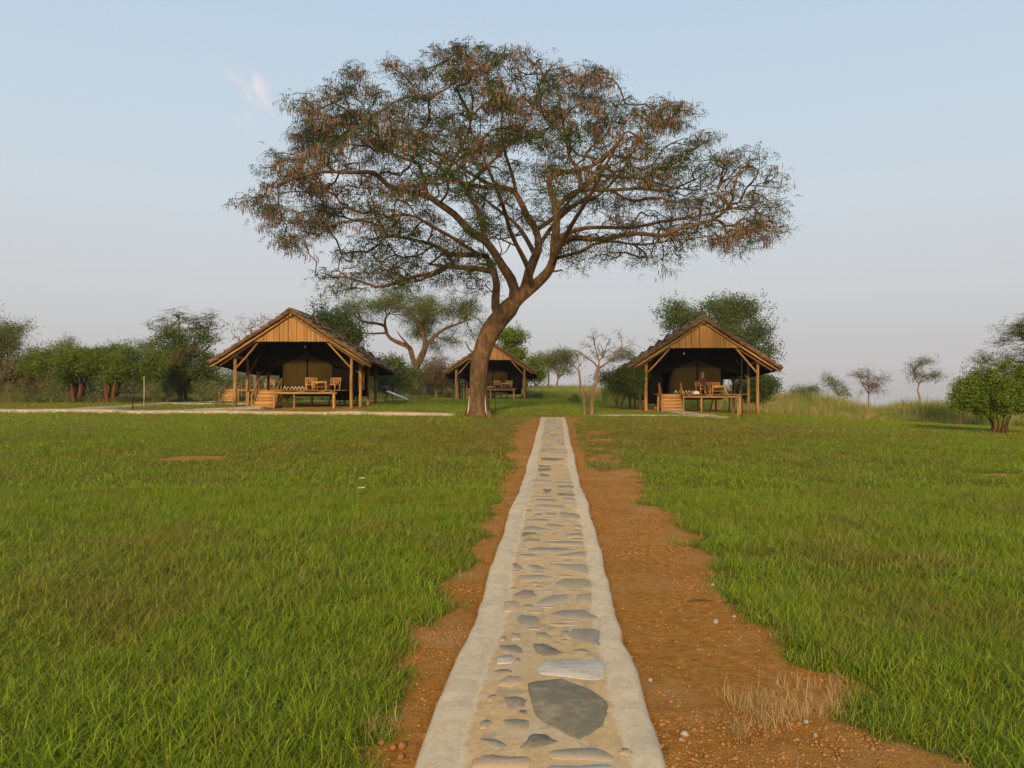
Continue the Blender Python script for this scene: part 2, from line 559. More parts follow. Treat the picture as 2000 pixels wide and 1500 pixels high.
def link(name, me, parent=None, loc=None, rot=None):
    o = bpy.data.objects.new(name, me)
    COL.objects.link(o)
    if parent is not None:
        o.parent = parent
    if loc is not None:
        o.location = loc
    if rot is not None:
        o.rotation_euler = rot
    return o


def tag(o, label=None, cat=None, group=None, kind=None):
    for k, v in (('label', label), ('category', cat), ('group', group), ('kind', kind)):
        if v:
            o[k] = v
    return o


def thing(name, label, cat, loc=(0, 0, 0), rotz=0.0, group=None):
    o = bpy.data.objects.new(name, None)
    COL.objects.link(o)
    o.empty_display_size = .2
    o.location = loc
    o.rotation_euler = (0, 0, rotz)
    return tag(o, label, cat, group)


class MB:
    """collects boxes, tubes and prisms and makes ONE mesh of them"""

    def __init__(self):
        self.v, self.q, self.t, self.n = [], [], [], 0

    def add(self, v, q=None, t=None):
        v = np.asarray(v, float).reshape(-1, 3)
        self.v.append(v)
        if q is not None and len(q):
            self.q.append(np.asarray(q) + self.n)
        if t is not None and len(t):
            self.t.append(np.asarray(t) + self.n)
        self.n += len(v)
        return self

    def box(self, c, s, rz=0.0, M=None):
        x, y, z = s[0] / 2, s[1] / 2, s[2] / 2
        v = np.array([[-x, -y, -z], [x, -y, -z], [x, y, -z], [-x, y, -z], [-x, -y, z], [x, -y, z], [x, y, z], [-x, y, z]])
        if M is not None:
            v = v @ np.array(M.to_3x3()).T
        if rz:
            c_, s_ = math.cos(rz), math.sin(rz)
            v = v @ np.array([[c_, s_, 0], [-s_, c_, 0], [0, 0, 1]])
        v = v + np.array(c)
        return self.add(v, [[0, 3, 2, 1], [4, 5, 6, 7], [0, 1, 5, 4], [1, 2, 6, 5], [2, 3, 7, 6], [3, 0, 4, 7]])

    def bar(self, a, b, w, h):
        a, b = Vector(a), Vector(b)
        d = b - a
        M = d.to_track_quat('X', 'Z').to_matrix()
        return self.box((a + b) / 2, (d.length, w, h), M=M)

    def tube(self, pts, rad, k=8, caps=True):
        P = np.asarray([tuple(p) for p in pts], float)
        n = len(P)
        rad = np.broadcast_to(np.asarray(rad, float), (n,))
        v, q = tube_arrays(P, rad, np.zeros(n, int), k)
        t = []
        if caps:
            for base in (0, (n - 1) * k):
                for i in range(1, k - 1):
                    t.append([base, base + i, base + i + 1] if base else [base, base + i + 1, base + i])
        return self.add(v, q, t)

    def build(self, name, mat, parent=None, smooth=False, loc=None, rot=None):
        me = mk_mesh(name, np.concatenate(self.v), np.concatenate(self.q) if self.q else None,
                     np.concatenate(self.t) if self.t else None, mat, smooth)
        return link(name, me, parent, loc, rot)


def tube_arrays(P, rad, cid, k=6):
    """rings round points P (chains told apart by cid) joined by quads"""
    n = len(P)
    T = np.zeros_like(P)
    same_n = np.zeros(n, bool)
    same_n[:-1] = cid[1:] == cid[:-1]
    same_p = np.zeros(n, bool)
    same_p[1:] = same_n[:-1]
    d = np.zeros_like(P)
    d[:-1] = P[1:] - P[:-1]
    T[same_n] += d[same_n]
    idx = np.where(same_p)[0]
    T[idx] += d[idx - 1]
    T /= np.linalg.norm(T, axis=1, keepdims=True) + 1e-9
    ref = np.tile(np.array([[.35, .9, .25]]), (n, 1))
    U = np.cross(T, ref)
    U /= np.linalg.norm(U, axis=1, keepdims=True) + 1e-9
    V = np.cross(T, U)
    a = np.arange(k) * 2 * math.pi / k
    ring = P[:, None, :] + rad[:, None, None] * (np.cos(a)[None, :, None] * U[:, None, :] + np.sin(a)[None, :, None] * V[:, None, :])
    i = np.where(same_n)[0]
    j = np.arange(k)
    jn = (j + 1) % k
    A = i[:, None] * k + j[None]
    B = i[:, None] * k + jn[None]
    q = np.stack([A, B, B + k, A + k], -1).reshape(-1, 4)
    return ring.reshape(-1, 3), q


def rot_mats(n, tilt=1.0, rs=rng):
    """random rotations: free turn about z, tilt about x/y up to tilt rad"""
    az = rs.uniform(0, 2 * math.pi, n)
    tx = rs.normal(0, tilt, n)
    ty = rs.normal(0, tilt, n)
    cz, sz = np.cos(az), np.sin(az)
    Rz = np.zeros((n, 3, 3)); Rz[:, 0, 0] = cz; Rz[:, 0, 1] = -sz; Rz[:, 1, 0] = sz; Rz[:, 1, 1] = cz; Rz[:, 2, 2] = 1
    cx, sx = np.cos(tx), np.sin(tx)
    Rx = np.zeros((n, 3, 3)); Rx[:, 0, 0] = 1; Rx[:, 1, 1] = cx; Rx[:, 1, 2] = -sx; Rx[:, 2, 1] = sx; Rx[:, 2, 2] = cx
    cy, sy = np.cos(ty), np.sin(ty)
    Ry = np.zeros((n, 3, 3)); Ry[:, 0, 0] = cy; Ry[:, 0, 2] = sy; Ry[:, 2, 0] = -sy; Ry[:, 2, 2] = cy; Ry[:, 1, 1] = 1
    return Ry @ Rx @ Rz


def stamp(tv, tq, pos, mats, scale):
    n, m = len(pos), len(tv)
    v = np.einsum('nij,mj->nmi', mats, tv) * np.asarray(scale).reshape(-1, 1, 1) + pos[:, None, :]
    q = (tq[None] + (np.arange(n) * m)[:, None, None]).reshape(-1, 4)
    return v.reshape(-1, 3), q


def leaf_template(kind, rs):
    V, Q = [], []

    def quad(c, d, w, nrm):
        d = np.array(d, float); nrm = np.array(nrm, float)
        s = np.cross(d, nrm); s /= np.linalg.norm(s) + 1e-9
        b = len(V)
        c = np.array(c, float)
        V.extend([c - s * w * .25, c + d * .45 - s * w * .5 - nrm * .0, c + d, c + d * .5 + s * w * .5])
        Q.append([b, b + 1, b + 2, b + 3])
    if kind == 'pinnate':      # drooping feathery leaf
        for r in range(3):
            az = rs.uniform(0, 6.28)
            o = np.array([math.cos(az), math.sin(az), 0])
            for i in range(7):
                s = (i + .5) / 7
                c = o * .30 * s + np.array([0, 0, .06 * s - .26 * s * s])
                sd = np.cross(o, [0, 0, 1]) * (1 if i % 2 else -1)
                d = sd * rs.uniform(.055, .085) + o * .03 + np.array([0, 0, -.02])
                quad(c, d, .035, rs.normal(0, .5, 3) + [0, 0, 1])
    elif kind == 'pods':
        for r in range(6):
            c = rs.normal(0, .08, 3)
            L = rs.uniform(.13, .24)
            a = rs.uniform(0, 6.28)
            s = np.array([math.cos(a), math.sin(a), 0]) * rs.uniform(.008, .012)
            cu = rs.normal(0, .02, 3)
            p = [c, c + [0, 0, -L * .5] + cu, c + [0, 0, -L] - cu * .5]
            b = len(V)
            for j, pp in enumerate(p):
                w = [.5, 1.15, .5][j]
                V.extend([pp - s * w, pp + s * w])
            Q.extend([[b, b + 1, b + 3, b + 2], [b + 2, b + 3, b + 5, b + 4]])
    elif kind == 'broad':      # bunch of simple leaves
        for r in range(13):
            c = rs.normal(0, .11, 3)
            d = rs.normal(0, 1, 3); d[2] -= .3
            d /= np.linalg.norm(d)
            quad(c, d * rs.uniform(.07, .12), .055, rs.normal(0, 1, 3) + [0, 0, .8])
    elif kind == 'fine':
        for r in range(15):
            c = rs.normal(0, .13, 3) * [1, 1, .5]
            d = rs.normal(0, 1, 3) * [1, 1, .45]
            d /= np.linalg.norm(d)
            quad(c, d * rs.uniform(.07, .13), .028, rs.normal(0, .6, 3) + [0, 0, 1])
    elif kind == 'frond':      # level feathery sprays
        for r in range(3):
            az = rs.uniform(0, 6.28)
            o = np.array([math.cos(az), math.sin(az), 0])
            for i in range(6):
                s = (i + .5) / 6
                c = o * .42 * s + np.array([0, 0, .10 * s - .14 * s * s])
                sd = np.cross(o, [0, 0, 1]) * (1 if i % 2 else -1)
                quad(c, sd * .07 + o * .06, .04, rs.normal(0, .35, 3) + [0, 0, 1])
    return np.array(V, float), np.array(Q, int)


# ------------------------------------------------------------------ tree growing
def smooth_line(pts, rads, step):
    P = np.asarray(pts, float)
    n = len(P)
    out, ro = [], []
    for i in range(n - 1):
        p0 = P[max(i - 1, 0)]; p1 = P[i]; p2 = P[i + 1]; p3 = P[min(i + 2, n - 1)]
        m = max(1, int(np.linalg.norm(p2 - p1) / step))
        for j in range(m):
            t = j / m
            out.append(.5 * ((2 * p1) + (-p0 + p2) * t + (2 * p0 - 5 * p1 + 4 * p2 - p3) * t * t + (-p0 + 3 * p1 - 3 * p2 + p3) * t ** 3))
            ro.append(rads[i] * (1 - t) + rads[i + 1] * t)
    out.append(P[-1]); ro.append(rads[-1])
    return np.array(out), np.array(ro)


def grow(skel, attr, rs, step=.45, tip=.010, power=2.3, plen=.12, wig=.12):
    """join every attractor to the limbs; returns chains of twigs"""
    cap = len(attr) * 12 + sum(len(s[0]) for s in skel) + 10
    N = np.zeros((cap, 3)); par = np.full(cap, -1); L = np.zeros(cap); D = np.zeros((cap, 3)); SK = np.zeros(cap, bool)
    RS = np.zeros(cap)
    n = 0
    for (P, rr) in skel:
        st = n
        for i in range(len(P)):
            N[n] = P[i]
            RS[n] = rr[i]
            SK[n] = True
            if i == 0:
                if st == 0:
                    par[n] = -1
                else:
                    j = int(np.argmin(((N[:st] - P[0]) ** 2).sum(1)))
                    par[n] = j; L[n] = L[j]
            else:
                par[n] = n - 1
                L[n] = L[n - 1] + np.linalg.norm(P[i] - P[i - 1])
            D[n] = (P[min(i + 1, len(P) - 1)] - P[max(i - 1, 0)])
            n += 1
    D[:n] /= np.linalg.norm(D[:n], axis=1, keepdims=True) + 1e-9
    n_sk = n
    z_min = N[:n_sk, 2].min() + .45 * (N[:n_sk, 2].max() - N[:n_sk, 2].min()) if n_sk > 3 else -1e9
    ok_sk = np.ones(cap, bool)
    # never sprout from the lowest trunk
    trunk_len = np.linalg.norm(N[n_sk - 1] - N[0])
    ok_sk[:n_sk] = (L[:n_sk] > .22 * L[:n_sk].max())
    dmin = np.array([np.min(((N[:n_sk][ok_sk[:n_sk]] - a) ** 2).sum(1)) for a in attr])
    order = np.argsort(dmin)
    chains = []
    for ai in order:
        a = attr[ai]
        df = a - N[:n]
        dd = np.sqrt((df ** 2).sum(1))
        cosang = (df * D[:n]).sum(1) / (dd + 1e-6)
        cost = dd * (1.25 - .45 * cosang) + plen * L[:n]
        cost[~ok_sk[:n]] += 1e3
        j = int(np.argmin(cost))
        dist = dd[j]
        if dist < .05:
            continue
        m = max(2, min(10, int(dist / step) + 1))
        c1 = N[j] + D[j] * dist * .38
        ts = np.arange(1, m + 1) / m
        B = ((1 - ts) ** 2)[:, None] * N[j] + (2 * (1 - ts) * ts)[:, None] * c1 + (ts ** 2)[:, None] * a
        jit = rs.normal(0, wig * min(dist, 1.5) * .5, (m, 3)); jit[-1] = 0
        B += jit
        ids = [j]
        for i in range(m):
            N[n] = B[i]; par[n] = ids[-1]
            L[n] = L[ids[-1]] + np.linalg.norm(B[i] - N[ids[-1]])
            v = B[i] - N[ids[-1]]
            D[n] = v / (np.linalg.norm(v) + 1e-9)
            ids.append(n)
            n += 1
        chains.append(ids)
    acc = np.zeros(n)
    kids = np.zeros(n, int)
    for i in range(n_sk, n):
        kids[par[i]] += 1
    tipmask = (kids[:n] == 0)
    tipmask[:n_sk] = False
    acc[tipmask] = tip ** power
    for i in range(n - 1, n_sk - 1, -1):
        acc[par[i]] += acc[i]
    rad = acc ** (1 / power)
    rad[:n_sk] = np.where(RS[:n_sk] > 0, RS[:n_sk], rad[:n_sk])
    P, Rr, cid = [], [], []
    for c, ids in enumerate(chains):
        ids = np.array(ids)
        rr = rad[ids].copy()
        rr[0] = rr[1] * 1.05
        if ids[0] < n_sk:
            rr = np.minimum(rr, RS[ids[0]] * .75 + .004)
        P.append(N[ids]); Rr.append(rr); cid.append(np.full(len(ids), c))
    return np.concatenate(P), np.concatenate(Rr), np.concatenate(cid), N[n_sk:n]


def limb_mesh(mb, P, rr, k, rs, bumpy=.06):
    v, q = tube_arrays(P, rr, np.zeros(len(P), int), k)
    n = len(P)
    ph = rs.uniform(0, 6.28, 4)
    ang = np.tile(np.arange(k) * 2 * math.pi / k, n)
    s = np.repeat(np.arange(n), k)
    amp = np.repeat(rr, k)
    off = bumpy * amp * (np.sin(ang * 3 + s * .35 + ph[0]) + .7 * np.sin(ang * 2 - s * .6 + ph[1]) + .5 * np.sin(s * 1.1 + ph[2]))
    c = np.repeat(P, k, axis=0)
    dv = v - c
    dv /= np.linalg.norm(dv, axis=1, keepdims=True) + 1e-9
    v = v + dv * off[:, None]
    t = []
    b = (n - 1) * k
    for i in range(1, k - 1):
        t.append([b, b + i, b + i + 1])
    mb.add(v, q, t)


def make_tree(name, label, cat, Y, limbs, attr, leaves, bark, group=None, seed=1, tip=.010, step=.45,
              plen=.12, base=None, kside=10, wig=.12, part_names=('trunk', 'twig', 'crown')):
    """limbs: list of ([(px,py,dY)...], r0, r1); attr: world points; leaves: list of (part name, template kind, mat, positions, size, tilt)"""
    rs = np.random.default_rng(seed)
    skel = []
    for li, (pts, r0, r1) in enumerate(limbs):
        P = np.array([at(p[0], p[1], Y + (p[2] if len(p) > 2 else 0)) for p in pts])
        if li == 0:
            P[0, 2] = zf(P[0, 0], P[0, 1]) - .12
        n = len(P)
        seg = np.concatenate([[0], np.cumsum(np.linalg.norm(np.diff(P, axis=0), axis=1))])
        rr = r0 + (r1 - r0) * (seg / seg[-1]) ** .8 if not isinstance(r0, (list, tuple)) else np.array(r0)
        S, sr = smooth_line(P, rr, step * .6)
        skel.append((S, sr))
    b = Vector(skel[0][0][0]); b.z += .12
    root = thing(name, label, cat, b, 0, group)
    bv = np.array(b)
    mb = MB()
    for S, sr in skel:
        limb_mesh(mb, S - bv, sr, kside if sr.max() > .08 else 6, rs)
    mb.build(part_names[0], bark, root, smooth=True)
    if len(attr):
        P, Rr, cid, nodes = grow(skel, attr, rs, step=step, tip=tip, plen=plen, wig=wig)
        v, q = tube_arrays(P - bv, Rr, cid, 4)
        me = mk_mesh('branch', v, q, None, bark, True)
        o = link('branches', me, root)
        o['kind'] = 'stuff'
    for (pname, kind, mat, pos, size, tilt) in leaves:
        if not len(pos):
            continue
        grp = rs.integers(0, 4, len(pos))
        vs, qs, off = [], [], 0
        for g in range(4):
            tv, tq = leaf_template(kind, rs)
            sel = pos[grp == g]
            if not len(sel):
                continue
            sc = size * rs.uniform(.7, 1.3, len(sel))
            v, q = stamp(tv, tq, sel - bv, rot_mats(len(sel), tilt, rs), sc)
            vs.append(v); qs.append(q + off); off += len(v)
        me = mk_mesh(pname, np.concatenate(vs), np.concatenate(qs), None, mat)
        o = link(pname, me, root)
        o['kind'] = 'stuff'
    return root


def blob_points(blobs, Y, n, rs, depth=1.0, hollow=.5):
    """points inside ellipsoids given as (px, py, rx, ry[, weight[, dY]])"""
    w = np.array([(b[4] if len(b) > 4 else 1.0) * b[2] * b[3] for b in blobs], float)
    w /= w.sum()
    if n > 60:
        cen = blob_points(blobs, Y, max(12, n // 7), rs, depth, hollow) if n // 7 <= 60 else np.concatenate([blob_points(blobs, Y, 50, rs, depth, hollow) for _ in range(max(1, n // 350))])
        big = np.median([min(b[2], b[3]) for b in blobs]) / FPX * Y
        k = rs.integers(0, len(cen), n)
        return cen[k] + rs.normal(0, 1, (n, 3)) * np.array([.28, .28, .17]) * big * np.where(rs.uniform(0, 1, n) < .16, 2.1, .9)[:, None]
    pick = rs.choice(len(blobs), n, p=w)
    out = []
    for i in pick:
        b = blobs[i]
        dY = b[5] if len(b) > 5 else 0
        while True:
            p = rs.uniform(-1, 1, 3)
            r = np.linalg.norm(p)
            if r <= 1 and r > hollow * rs.uniform(0, 1):
                break
        y = Y + dY + p[1] * b[2] / FPX * Y * depth
        out.append(atn(b[0] + p[0] * b[2], b[1] + p[2] * b[3], y))
    return np.array(out)


def around(pts, n_each, sig, rs, drop=0.0):
    p = np.repeat(pts, n_each, axis=0)
    p = p + rs.normal(0, 1, p.shape) * np.array(sig)
    p[:, 2] -= np.abs(rs.normal(0, drop, len(p))) if drop else 0
    return p


# ------------------------------------------------------------------ scatter through geometry nodes
def scatter(name, pts, rot, scl, dry, templates, kind='stuff', label=None):
    me = bpy.data.meshes.new(name)
    me.vertices.add(len(pts))
    me.vertices.foreach_set('co', np.asarray(pts, np.float32).ravel())
    a = me.attributes.new('rot', 'FLOAT_VECTOR', 'POINT'); a.data.foreach_set('vector', np.asarray(rot, np.float32).ravel())
    a = me.attributes.new('scl', 'FLOAT', 'POINT'); a.data.foreach_set('value', np.asarray(scl, np.float32))
    a = me.attributes.new('dry', 'FLOAT', 'POINT'); a.data.foreach_set('value', np.asarray(dry, np.float32))
    o = link(name, me)
    o['kind'] = kind
    if label:
        o['label'] = label
    c = bpy.data.collections.new(name + "_templates")
    for t in templates:
        c.objects.link(t)
    ng = bpy.data.node_groups.new(name + "_scatter", 'GeometryNodeTree')
    ng.interface.new_socket('Geometry', in_out='INPUT', socket_type='NodeSocketGeometry')
    ng.interface.new_socket('Geometry', in_out='OUTPUT', socket_type='NodeSocketGeometry')
    N = ng.nodes; Lk = ng.links
    gi = N.new('NodeGroupInput'); go = N.new('NodeGroupOutput')
    ci = N.new('GeometryNodeCollectionInfo')
    ci.inputs['Collection'].default_value = c
    ci.inputs['Separate Children'].default_value = True
    ci.inputs['Reset Children'].default_value = True
    ip = N.new('GeometryNodeInstanceOnPoints')
    ip.inputs['Pick Instance'].default_value = True
    mp = N.new('GeometryNodeMeshToPoints')
    r = N.new('GeometryNodeInputNamedAttribute'); r.data_type = 'FLOAT_VECTOR'; r.inputs['Name'].default_value = 'rot'
    s = N.new('GeometryNodeInputNamedAttribute'); s.data_type = 'FLOAT'; s.inputs['Name'].default_value = 'scl'
    ri = N.new('FunctionNodeRandomValue'); ri.data_type = 'INT'
    ri.inputs[4].default_value = 0; ri.inputs[5].default_value = len(templates) - 1
    Lk.new(gi.outputs[0], mp.inputs[0])
    Lk.new(mp.outputs[0], ip.inputs['Points'])
    Lk.new(ci.outputs[0], ip.inputs['Instance'])
    Lk.new(r.outputs[0], ip.inputs['Rotation'])
    Lk.new(s.outputs[0], ip.inputs['Scale'])
    Lk.new(ri.outputs[2], ip.inputs['Instance Index'])
    Lk.new(ip.outputs[0], go.inputs[0])
    md = o.modifiers.new("scatter", 'NODES')
    md.node_group = ng
    return o


def blade_clump(name, n, spread, hmin, hmax, w, lean, mat, seg=3, rs=rng, dirbias=None):
    V, Q = [], []
    for i in range(n):
        a = rs.uniform(0, 6.28); r = spread * math.sqrt(rs.uniform(0, 1))
        b = np.array([math.cos(a) * r, math.sin(a) * r, -.01])
        da = rs.uniform(0, 6.28)
        d = np.array([math.cos(da), math.sin(da), 0])
        if dirbias is not None:
            d = d + np.array(dirbias)
            d /= np.linalg.norm(d) + 1e-6
        L = rs.uniform(hmin, hmax)
        ln = rs.uniform(.25, 1.0) * lean
        fa = da + rs.uniform(1.0, 2.1)
        sd = np.array([math.cos(fa), math.sin(fa), 0]) * w * rs.uniform(.7, 1.3) * .5
        k = len(V)
        for j in range(seg + 1):
            s = j / seg
            ang = ln * (.35 + 1.0 * s)
            c = b + L * s * (d * math.sin(ang) + np.array([0, 0, math.cos(ang)]))
            ww = (1 - s ** 1.8) + .04
            V.extend([c - sd * ww, c + sd * ww])
        for j in range(seg):
            Q.append([k + 2 * j, k + 2 * j + 1, k + 2 * j + 3, k + 2 * j + 2])
    me = mk_mesh(name, np.array(V), np.array(Q), None, mat)
    return bpy.data.objects.new(name, me)


# ================================================================== THE SETTING
# ---- main path geometry
def path_c(y):
    return -0.062 + 0.0535 * np.asarray(y, float)


PATH_END = 33.6


def hash_noise(x, y, s, seed=0):
    """smooth value noise"""
    x = np.asarray(x, float) * s + 31.7 * seed; y = np.asarray(y, float) * s + 11.3 * seed
    xi, yi = np.floor(x).astype(int), np.floor(y).astype(int)
    xf, yf = x - xi, y - yi
    xf = xf * xf * (3 - 2 * xf); yf = yf * yf * (3 - 2 * yf)

    def h(i, j):
        v = np.sin(i * 127.1 + j * 311.7 + seed * 17.3) * 43758.5453
        return v - np.floor(v)
    return (h(xi, yi) * (1 - xf) + h(xi + 1, yi) * xf) * (1 - yf) + (h(xi, yi + 1) * (1 - xf) + h(xi + 1, yi + 1) * xf) * yf




def edge_l(y):
    y = np.asarray(y, float)
    return path_c(y) - .495 - .008 * np.sin(y * 1.9 + .5) - .010 * np.sin(y * .83) + .022 * (hash_noise(y, y * 0, 2.6, 21) - .5) + .012 * (hash_noise(y, y * 0, 7.0, 22) - .5)


def edge_r(y):
    y = np.asarray(y, float)
    return path_c(y) + .495 + .008 * np.sin(y * 1.6 + 2.0) + .010 * np.sin(y * .71 + 1) + .024 * (hash_noise(y, y * 0, 2.4, 23) - .5) + .012 * (hash_noise(y, y * 0, 6.4, 24) - .5)


right_b = [(1112, 815), (1190, 850), (1205, 880), (1215, 900), (1265, 940), (1262, 985), (1310, 1010), (1345, 1050), (1372, 1090),
           (1400, 1130), (1440, 1165), (1490, 1215), (1530, 1260), (1570, 1310), (1650, 1345), (1672, 1400), (1740, 1440), (1850, 1500), (1990, 1640)]
left_b = [(1045, 815), (1012, 850), (1000, 880), (1005, 915), (965, 950), (985, 990), (940, 1025), (955, 1060), (905, 1110), (868, 1145),
          (892, 1190), (855, 1240), (832, 1290), (812, 1340), (782, 1400), (765, 1440), (735, 1500), (660, 1640)]


def world_edge(lst):
    out = []
    for p in lst:
        g = ground_hit(*p)
        out.append((g.y, g.x))
    out.sort()
    return np.array(out)


RB, LB = world_edge(right_b), world_edge(left_b)


def bare(x, y):
    """>0 on the bare soil beside the path (metres inside the soil), <0 in the lawn"""
    x = np.asarray(x, float); y = np.asarray(y, float)
    r = np.interp(y, RB[:, 0], RB[:, 1]) - x
    l = x - np.interp(y, LB[:, 0], LB[:, 1])
    d = np.minimum(r, l + np.interp(y, [3, 6, 12], [.13, .10, 0]))
    return np.where(y > 34.5, -1.0, d)


PATCHES = [(380, 895, 75, 5), (1950, 928, 60, 4), (30, 1062, 70, 5)]
patch_w = []
for (px, py, rx, ry) in PATCHES:
    g0, g1, g2 = ground_hit(px, py), ground_hit(px + rx, py), ground_hit(px, py - ry)
    patch_w.append((g0.x, g0.y, g1.x - g0.x, g2.y - g0.y))


def cover(x, y):
    """0 bare soil .. 1 full lawn"""
    b = bare(x, y) + .32 * (hash_noise(x, y, 2.2, 1) - .5) + .2 * (hash_noise(x, y, 6, 2) - .5)
    c = np.clip(.5 - b * 2.2, 0, 1)
    for (cx, cy, a, bb) in patch_w:
        r = np.sqrt(((x - cx) / a) ** 2 + ((y - cy) / bb) ** 2) + .5 * (hash_noise(x, y, 3, 4) - .5)
        c = np.minimum(c, np.clip((r - .7) * 2.0, 0.0, 1))
    # the lawn thins out round the end of the path and under the huts
    th = np.exp(-(((x - path_c(y)) / 3.6) ** 2)) * np.clip((y - 17) / 8, 0, 1) * np.clip((37 - y) / 3, 0, 1)
    c = c - th * (.15 + .65 * hash_noise(x, y, 1.2, 5))
    thr = np.exp(-(((x - path_c(y) - 1.2) / 2.6) ** 2)) * np.clip((y - 14.5) / 2, 0, 1) * np.clip((34 - y) / 3, 0, 1)
    c = np.maximum(c, thr * (.25 + .6 * hash_noise(x, y, 2.4, 15)) * (bare(x, y) > -.5) * (np.abs(x - path_c(y)) > .75))
    for (hx, hy) in ((-11.3, 44.5), (9.9, 46.5), (-1.9, 74)):
        r = np.maximum(np.abs(x - hx) / 3.7, np.abs(y - hy) / 4.6)
        c = np.minimum(c, np.clip((r - .9) * 5 + .3 * (hash_noise(x, y, 2, 3) - .5), .12, 1))
    return np.clip(c, 0, 1)


def warp_axis(a, b, n, c0, dense):
    """grid lines: spacing grows away from c0"""
    u = np.linspace(-1, 1, n)
    s = np.sinh(u * dense) / math.sinh(dense)
    return c0 + np.where(s < 0, s * (c0 - a), s * (b - c0))


gx = warp_axis(-2600, 2600, 420, 0.5, 9.0)
gy = np.concatenate([np.linspace(-150, 1.0, 14), np.linspace(1.2, 16, 190), np.linspace(16.2, 50, 170), np.linspace(50.5, 130, 110), np.geomspace(132, 4000, 60)])
GX, GY = np.meshgrid(gx, gy)
GZ = zt(GX, GY)
cv = cover(GX, GY)
fine = (hash_noise(GX, GY, 9, 7) - .5) * .018 * np.clip(1 - GY / 25, 0, 1)
GZ = GZ + fine
# keep the sheet below the slab of the path
inside = (GX > edge_l(GY) - .02) & (GX < edge_r(GY) + .02) & (GY < PATH_END + .3)
GZ = GZ - np.where(inside, .05, 0)
ny, nx = GX.shape
V = np.stack([GX, GY, GZ], -1).reshape(-1, 3)
idx = np.arange(nx * ny).reshape(ny, nx)
Q = np.stack([idx[:-1, :-1], idx[:-1, 1:], idx[1:, 1:], idx[1:, :-1]], -1).reshape(-1, 4)
me = mk_mesh("ground", V, Q, None, MAT['ground'], True)
a = me.attributes.new('cover', 'FLOAT', 'POINT')
a.data.foreach_set('value', cv.ravel().astype(np.float32))
ground = link("ground", me)
ground['kind'] = 'structure'

# ---- main path: concrete body, mortar bed, stones
ys = np.concatenate([np.arange(.4, 12, .07), np.arange(12, PATH_END, .2), [PATH_END]])
n = len(ys)
L0, R0 = edge_l(ys), edge_r(ys)
zc = zt(path_c(ys), ys)
ml = .150 + .012 * np.sin(ys * 1.3) + (.028 * (hash_noise(ys, ys * 0, 3.1, 31) - .5)) + .03 * (hash_noise(ys, ys * 0, 9, 32) - .5)      # width of the left margin
mr_ = .105 + .010 * np.sin(ys * 1.1 + 2) + (.028 * (hash_noise(ys, ys * 0, 2.7, 33) - .5)) + .03 * (hash_noise(ys, ys * 0, 8, 34) - .5)
TOP = .085
prof = []
prof.append((L0 - .035, zc - .10)); prof.append((L0 - .016, zc + TOP - .030)); prof.append((L0 + .006, zc + TOP - .006)); prof.append((L0 + .03, zc + TOP))
prof.append((L0 + ml - .02, zc + TOP + .001)); prof.append((L0 + ml, zc + TOP - .010)); prof.append((L0 + ml + .05, zc + TOP - .022))
prof.append((R0 - mr_ - .05, zc + TOP - .022)); prof.append((R0 - mr_, zc + TOP - .010)); prof.append((R0 - mr_ + .02, zc + TOP + .001))
prof.append((R0 - .03, zc + TOP)); prof.append((R0 - .006, zc + TOP - .006)); prof.append((R0 + .016, zc + TOP - .030)); prof.append((R0 + .035, zc - .10))
k = len(prof)
V = np.stack([np.stack([p[0], ys, p[1]], -1) for p in prof], 1).reshape(-1, 3)
V[:, 2] += .002 * np.sin(V[:, 0] * 23) * np.sin(V[:, 1] * 17)
ii = np.arange(n - 1)[:, None] * k + np.arange(k - 1)[None]
Q = np.stack([ii, ii + 1, ii + 1 + k, ii + k], -1).reshape(-1, 4)
T = [[(n - 1) * k, (n - 1) * k + i, (n - 1) * k + i + 1] for i in range(1, k - 1)]
path = link("path", mk_mesh("path", V, Q, T, MAT['kerb'], True))
path['kind'] = 'structure'
path['label'] = 'narrow stone paved footpath with pale concrete margins'
# mortar bed lies between the margins
bl, br = L0 + ml + .005, R0 - mr_ - .005
cols = 13
VB = []
for j in range(cols):
    s = j / (cols - 1)
    x = bl * (1 - s) + br * s
    edge = (4 * s * (1 - s))
    z = zc + TOP - .019 + .011 * np.clip(edge * 2.5, 0, 1) + .004 * (hash_noise(x, ys, 7, 3) - .5)
    VB.append(np.stack([x, ys, z], -1))
VB = np.stack(VB, 1).reshape(-1, 3)
ii = np.arange(n - 1)[:, None] * cols + np.arange(cols - 1)[None]
QB = np.stack([ii, ii + 1, ii + 1 + cols, ii + cols], -1).reshape(-1, 4)
bed_me = mk_mesh("mortar_bed", VB, QB, None, MAT['mortar'], True)
ea = bed_me.attributes.new('edge', 'FLOAT', 'POINT')
ea.data.foreach_set('value', np.tile(np.array([max(0, abs(j / (cols - 1) - .5) * 2 - .78) / .22 for j in range(cols)], np.float32), n))
bed = link("mortar_bed", bed_me, path)
BEDZ = TOP - .008


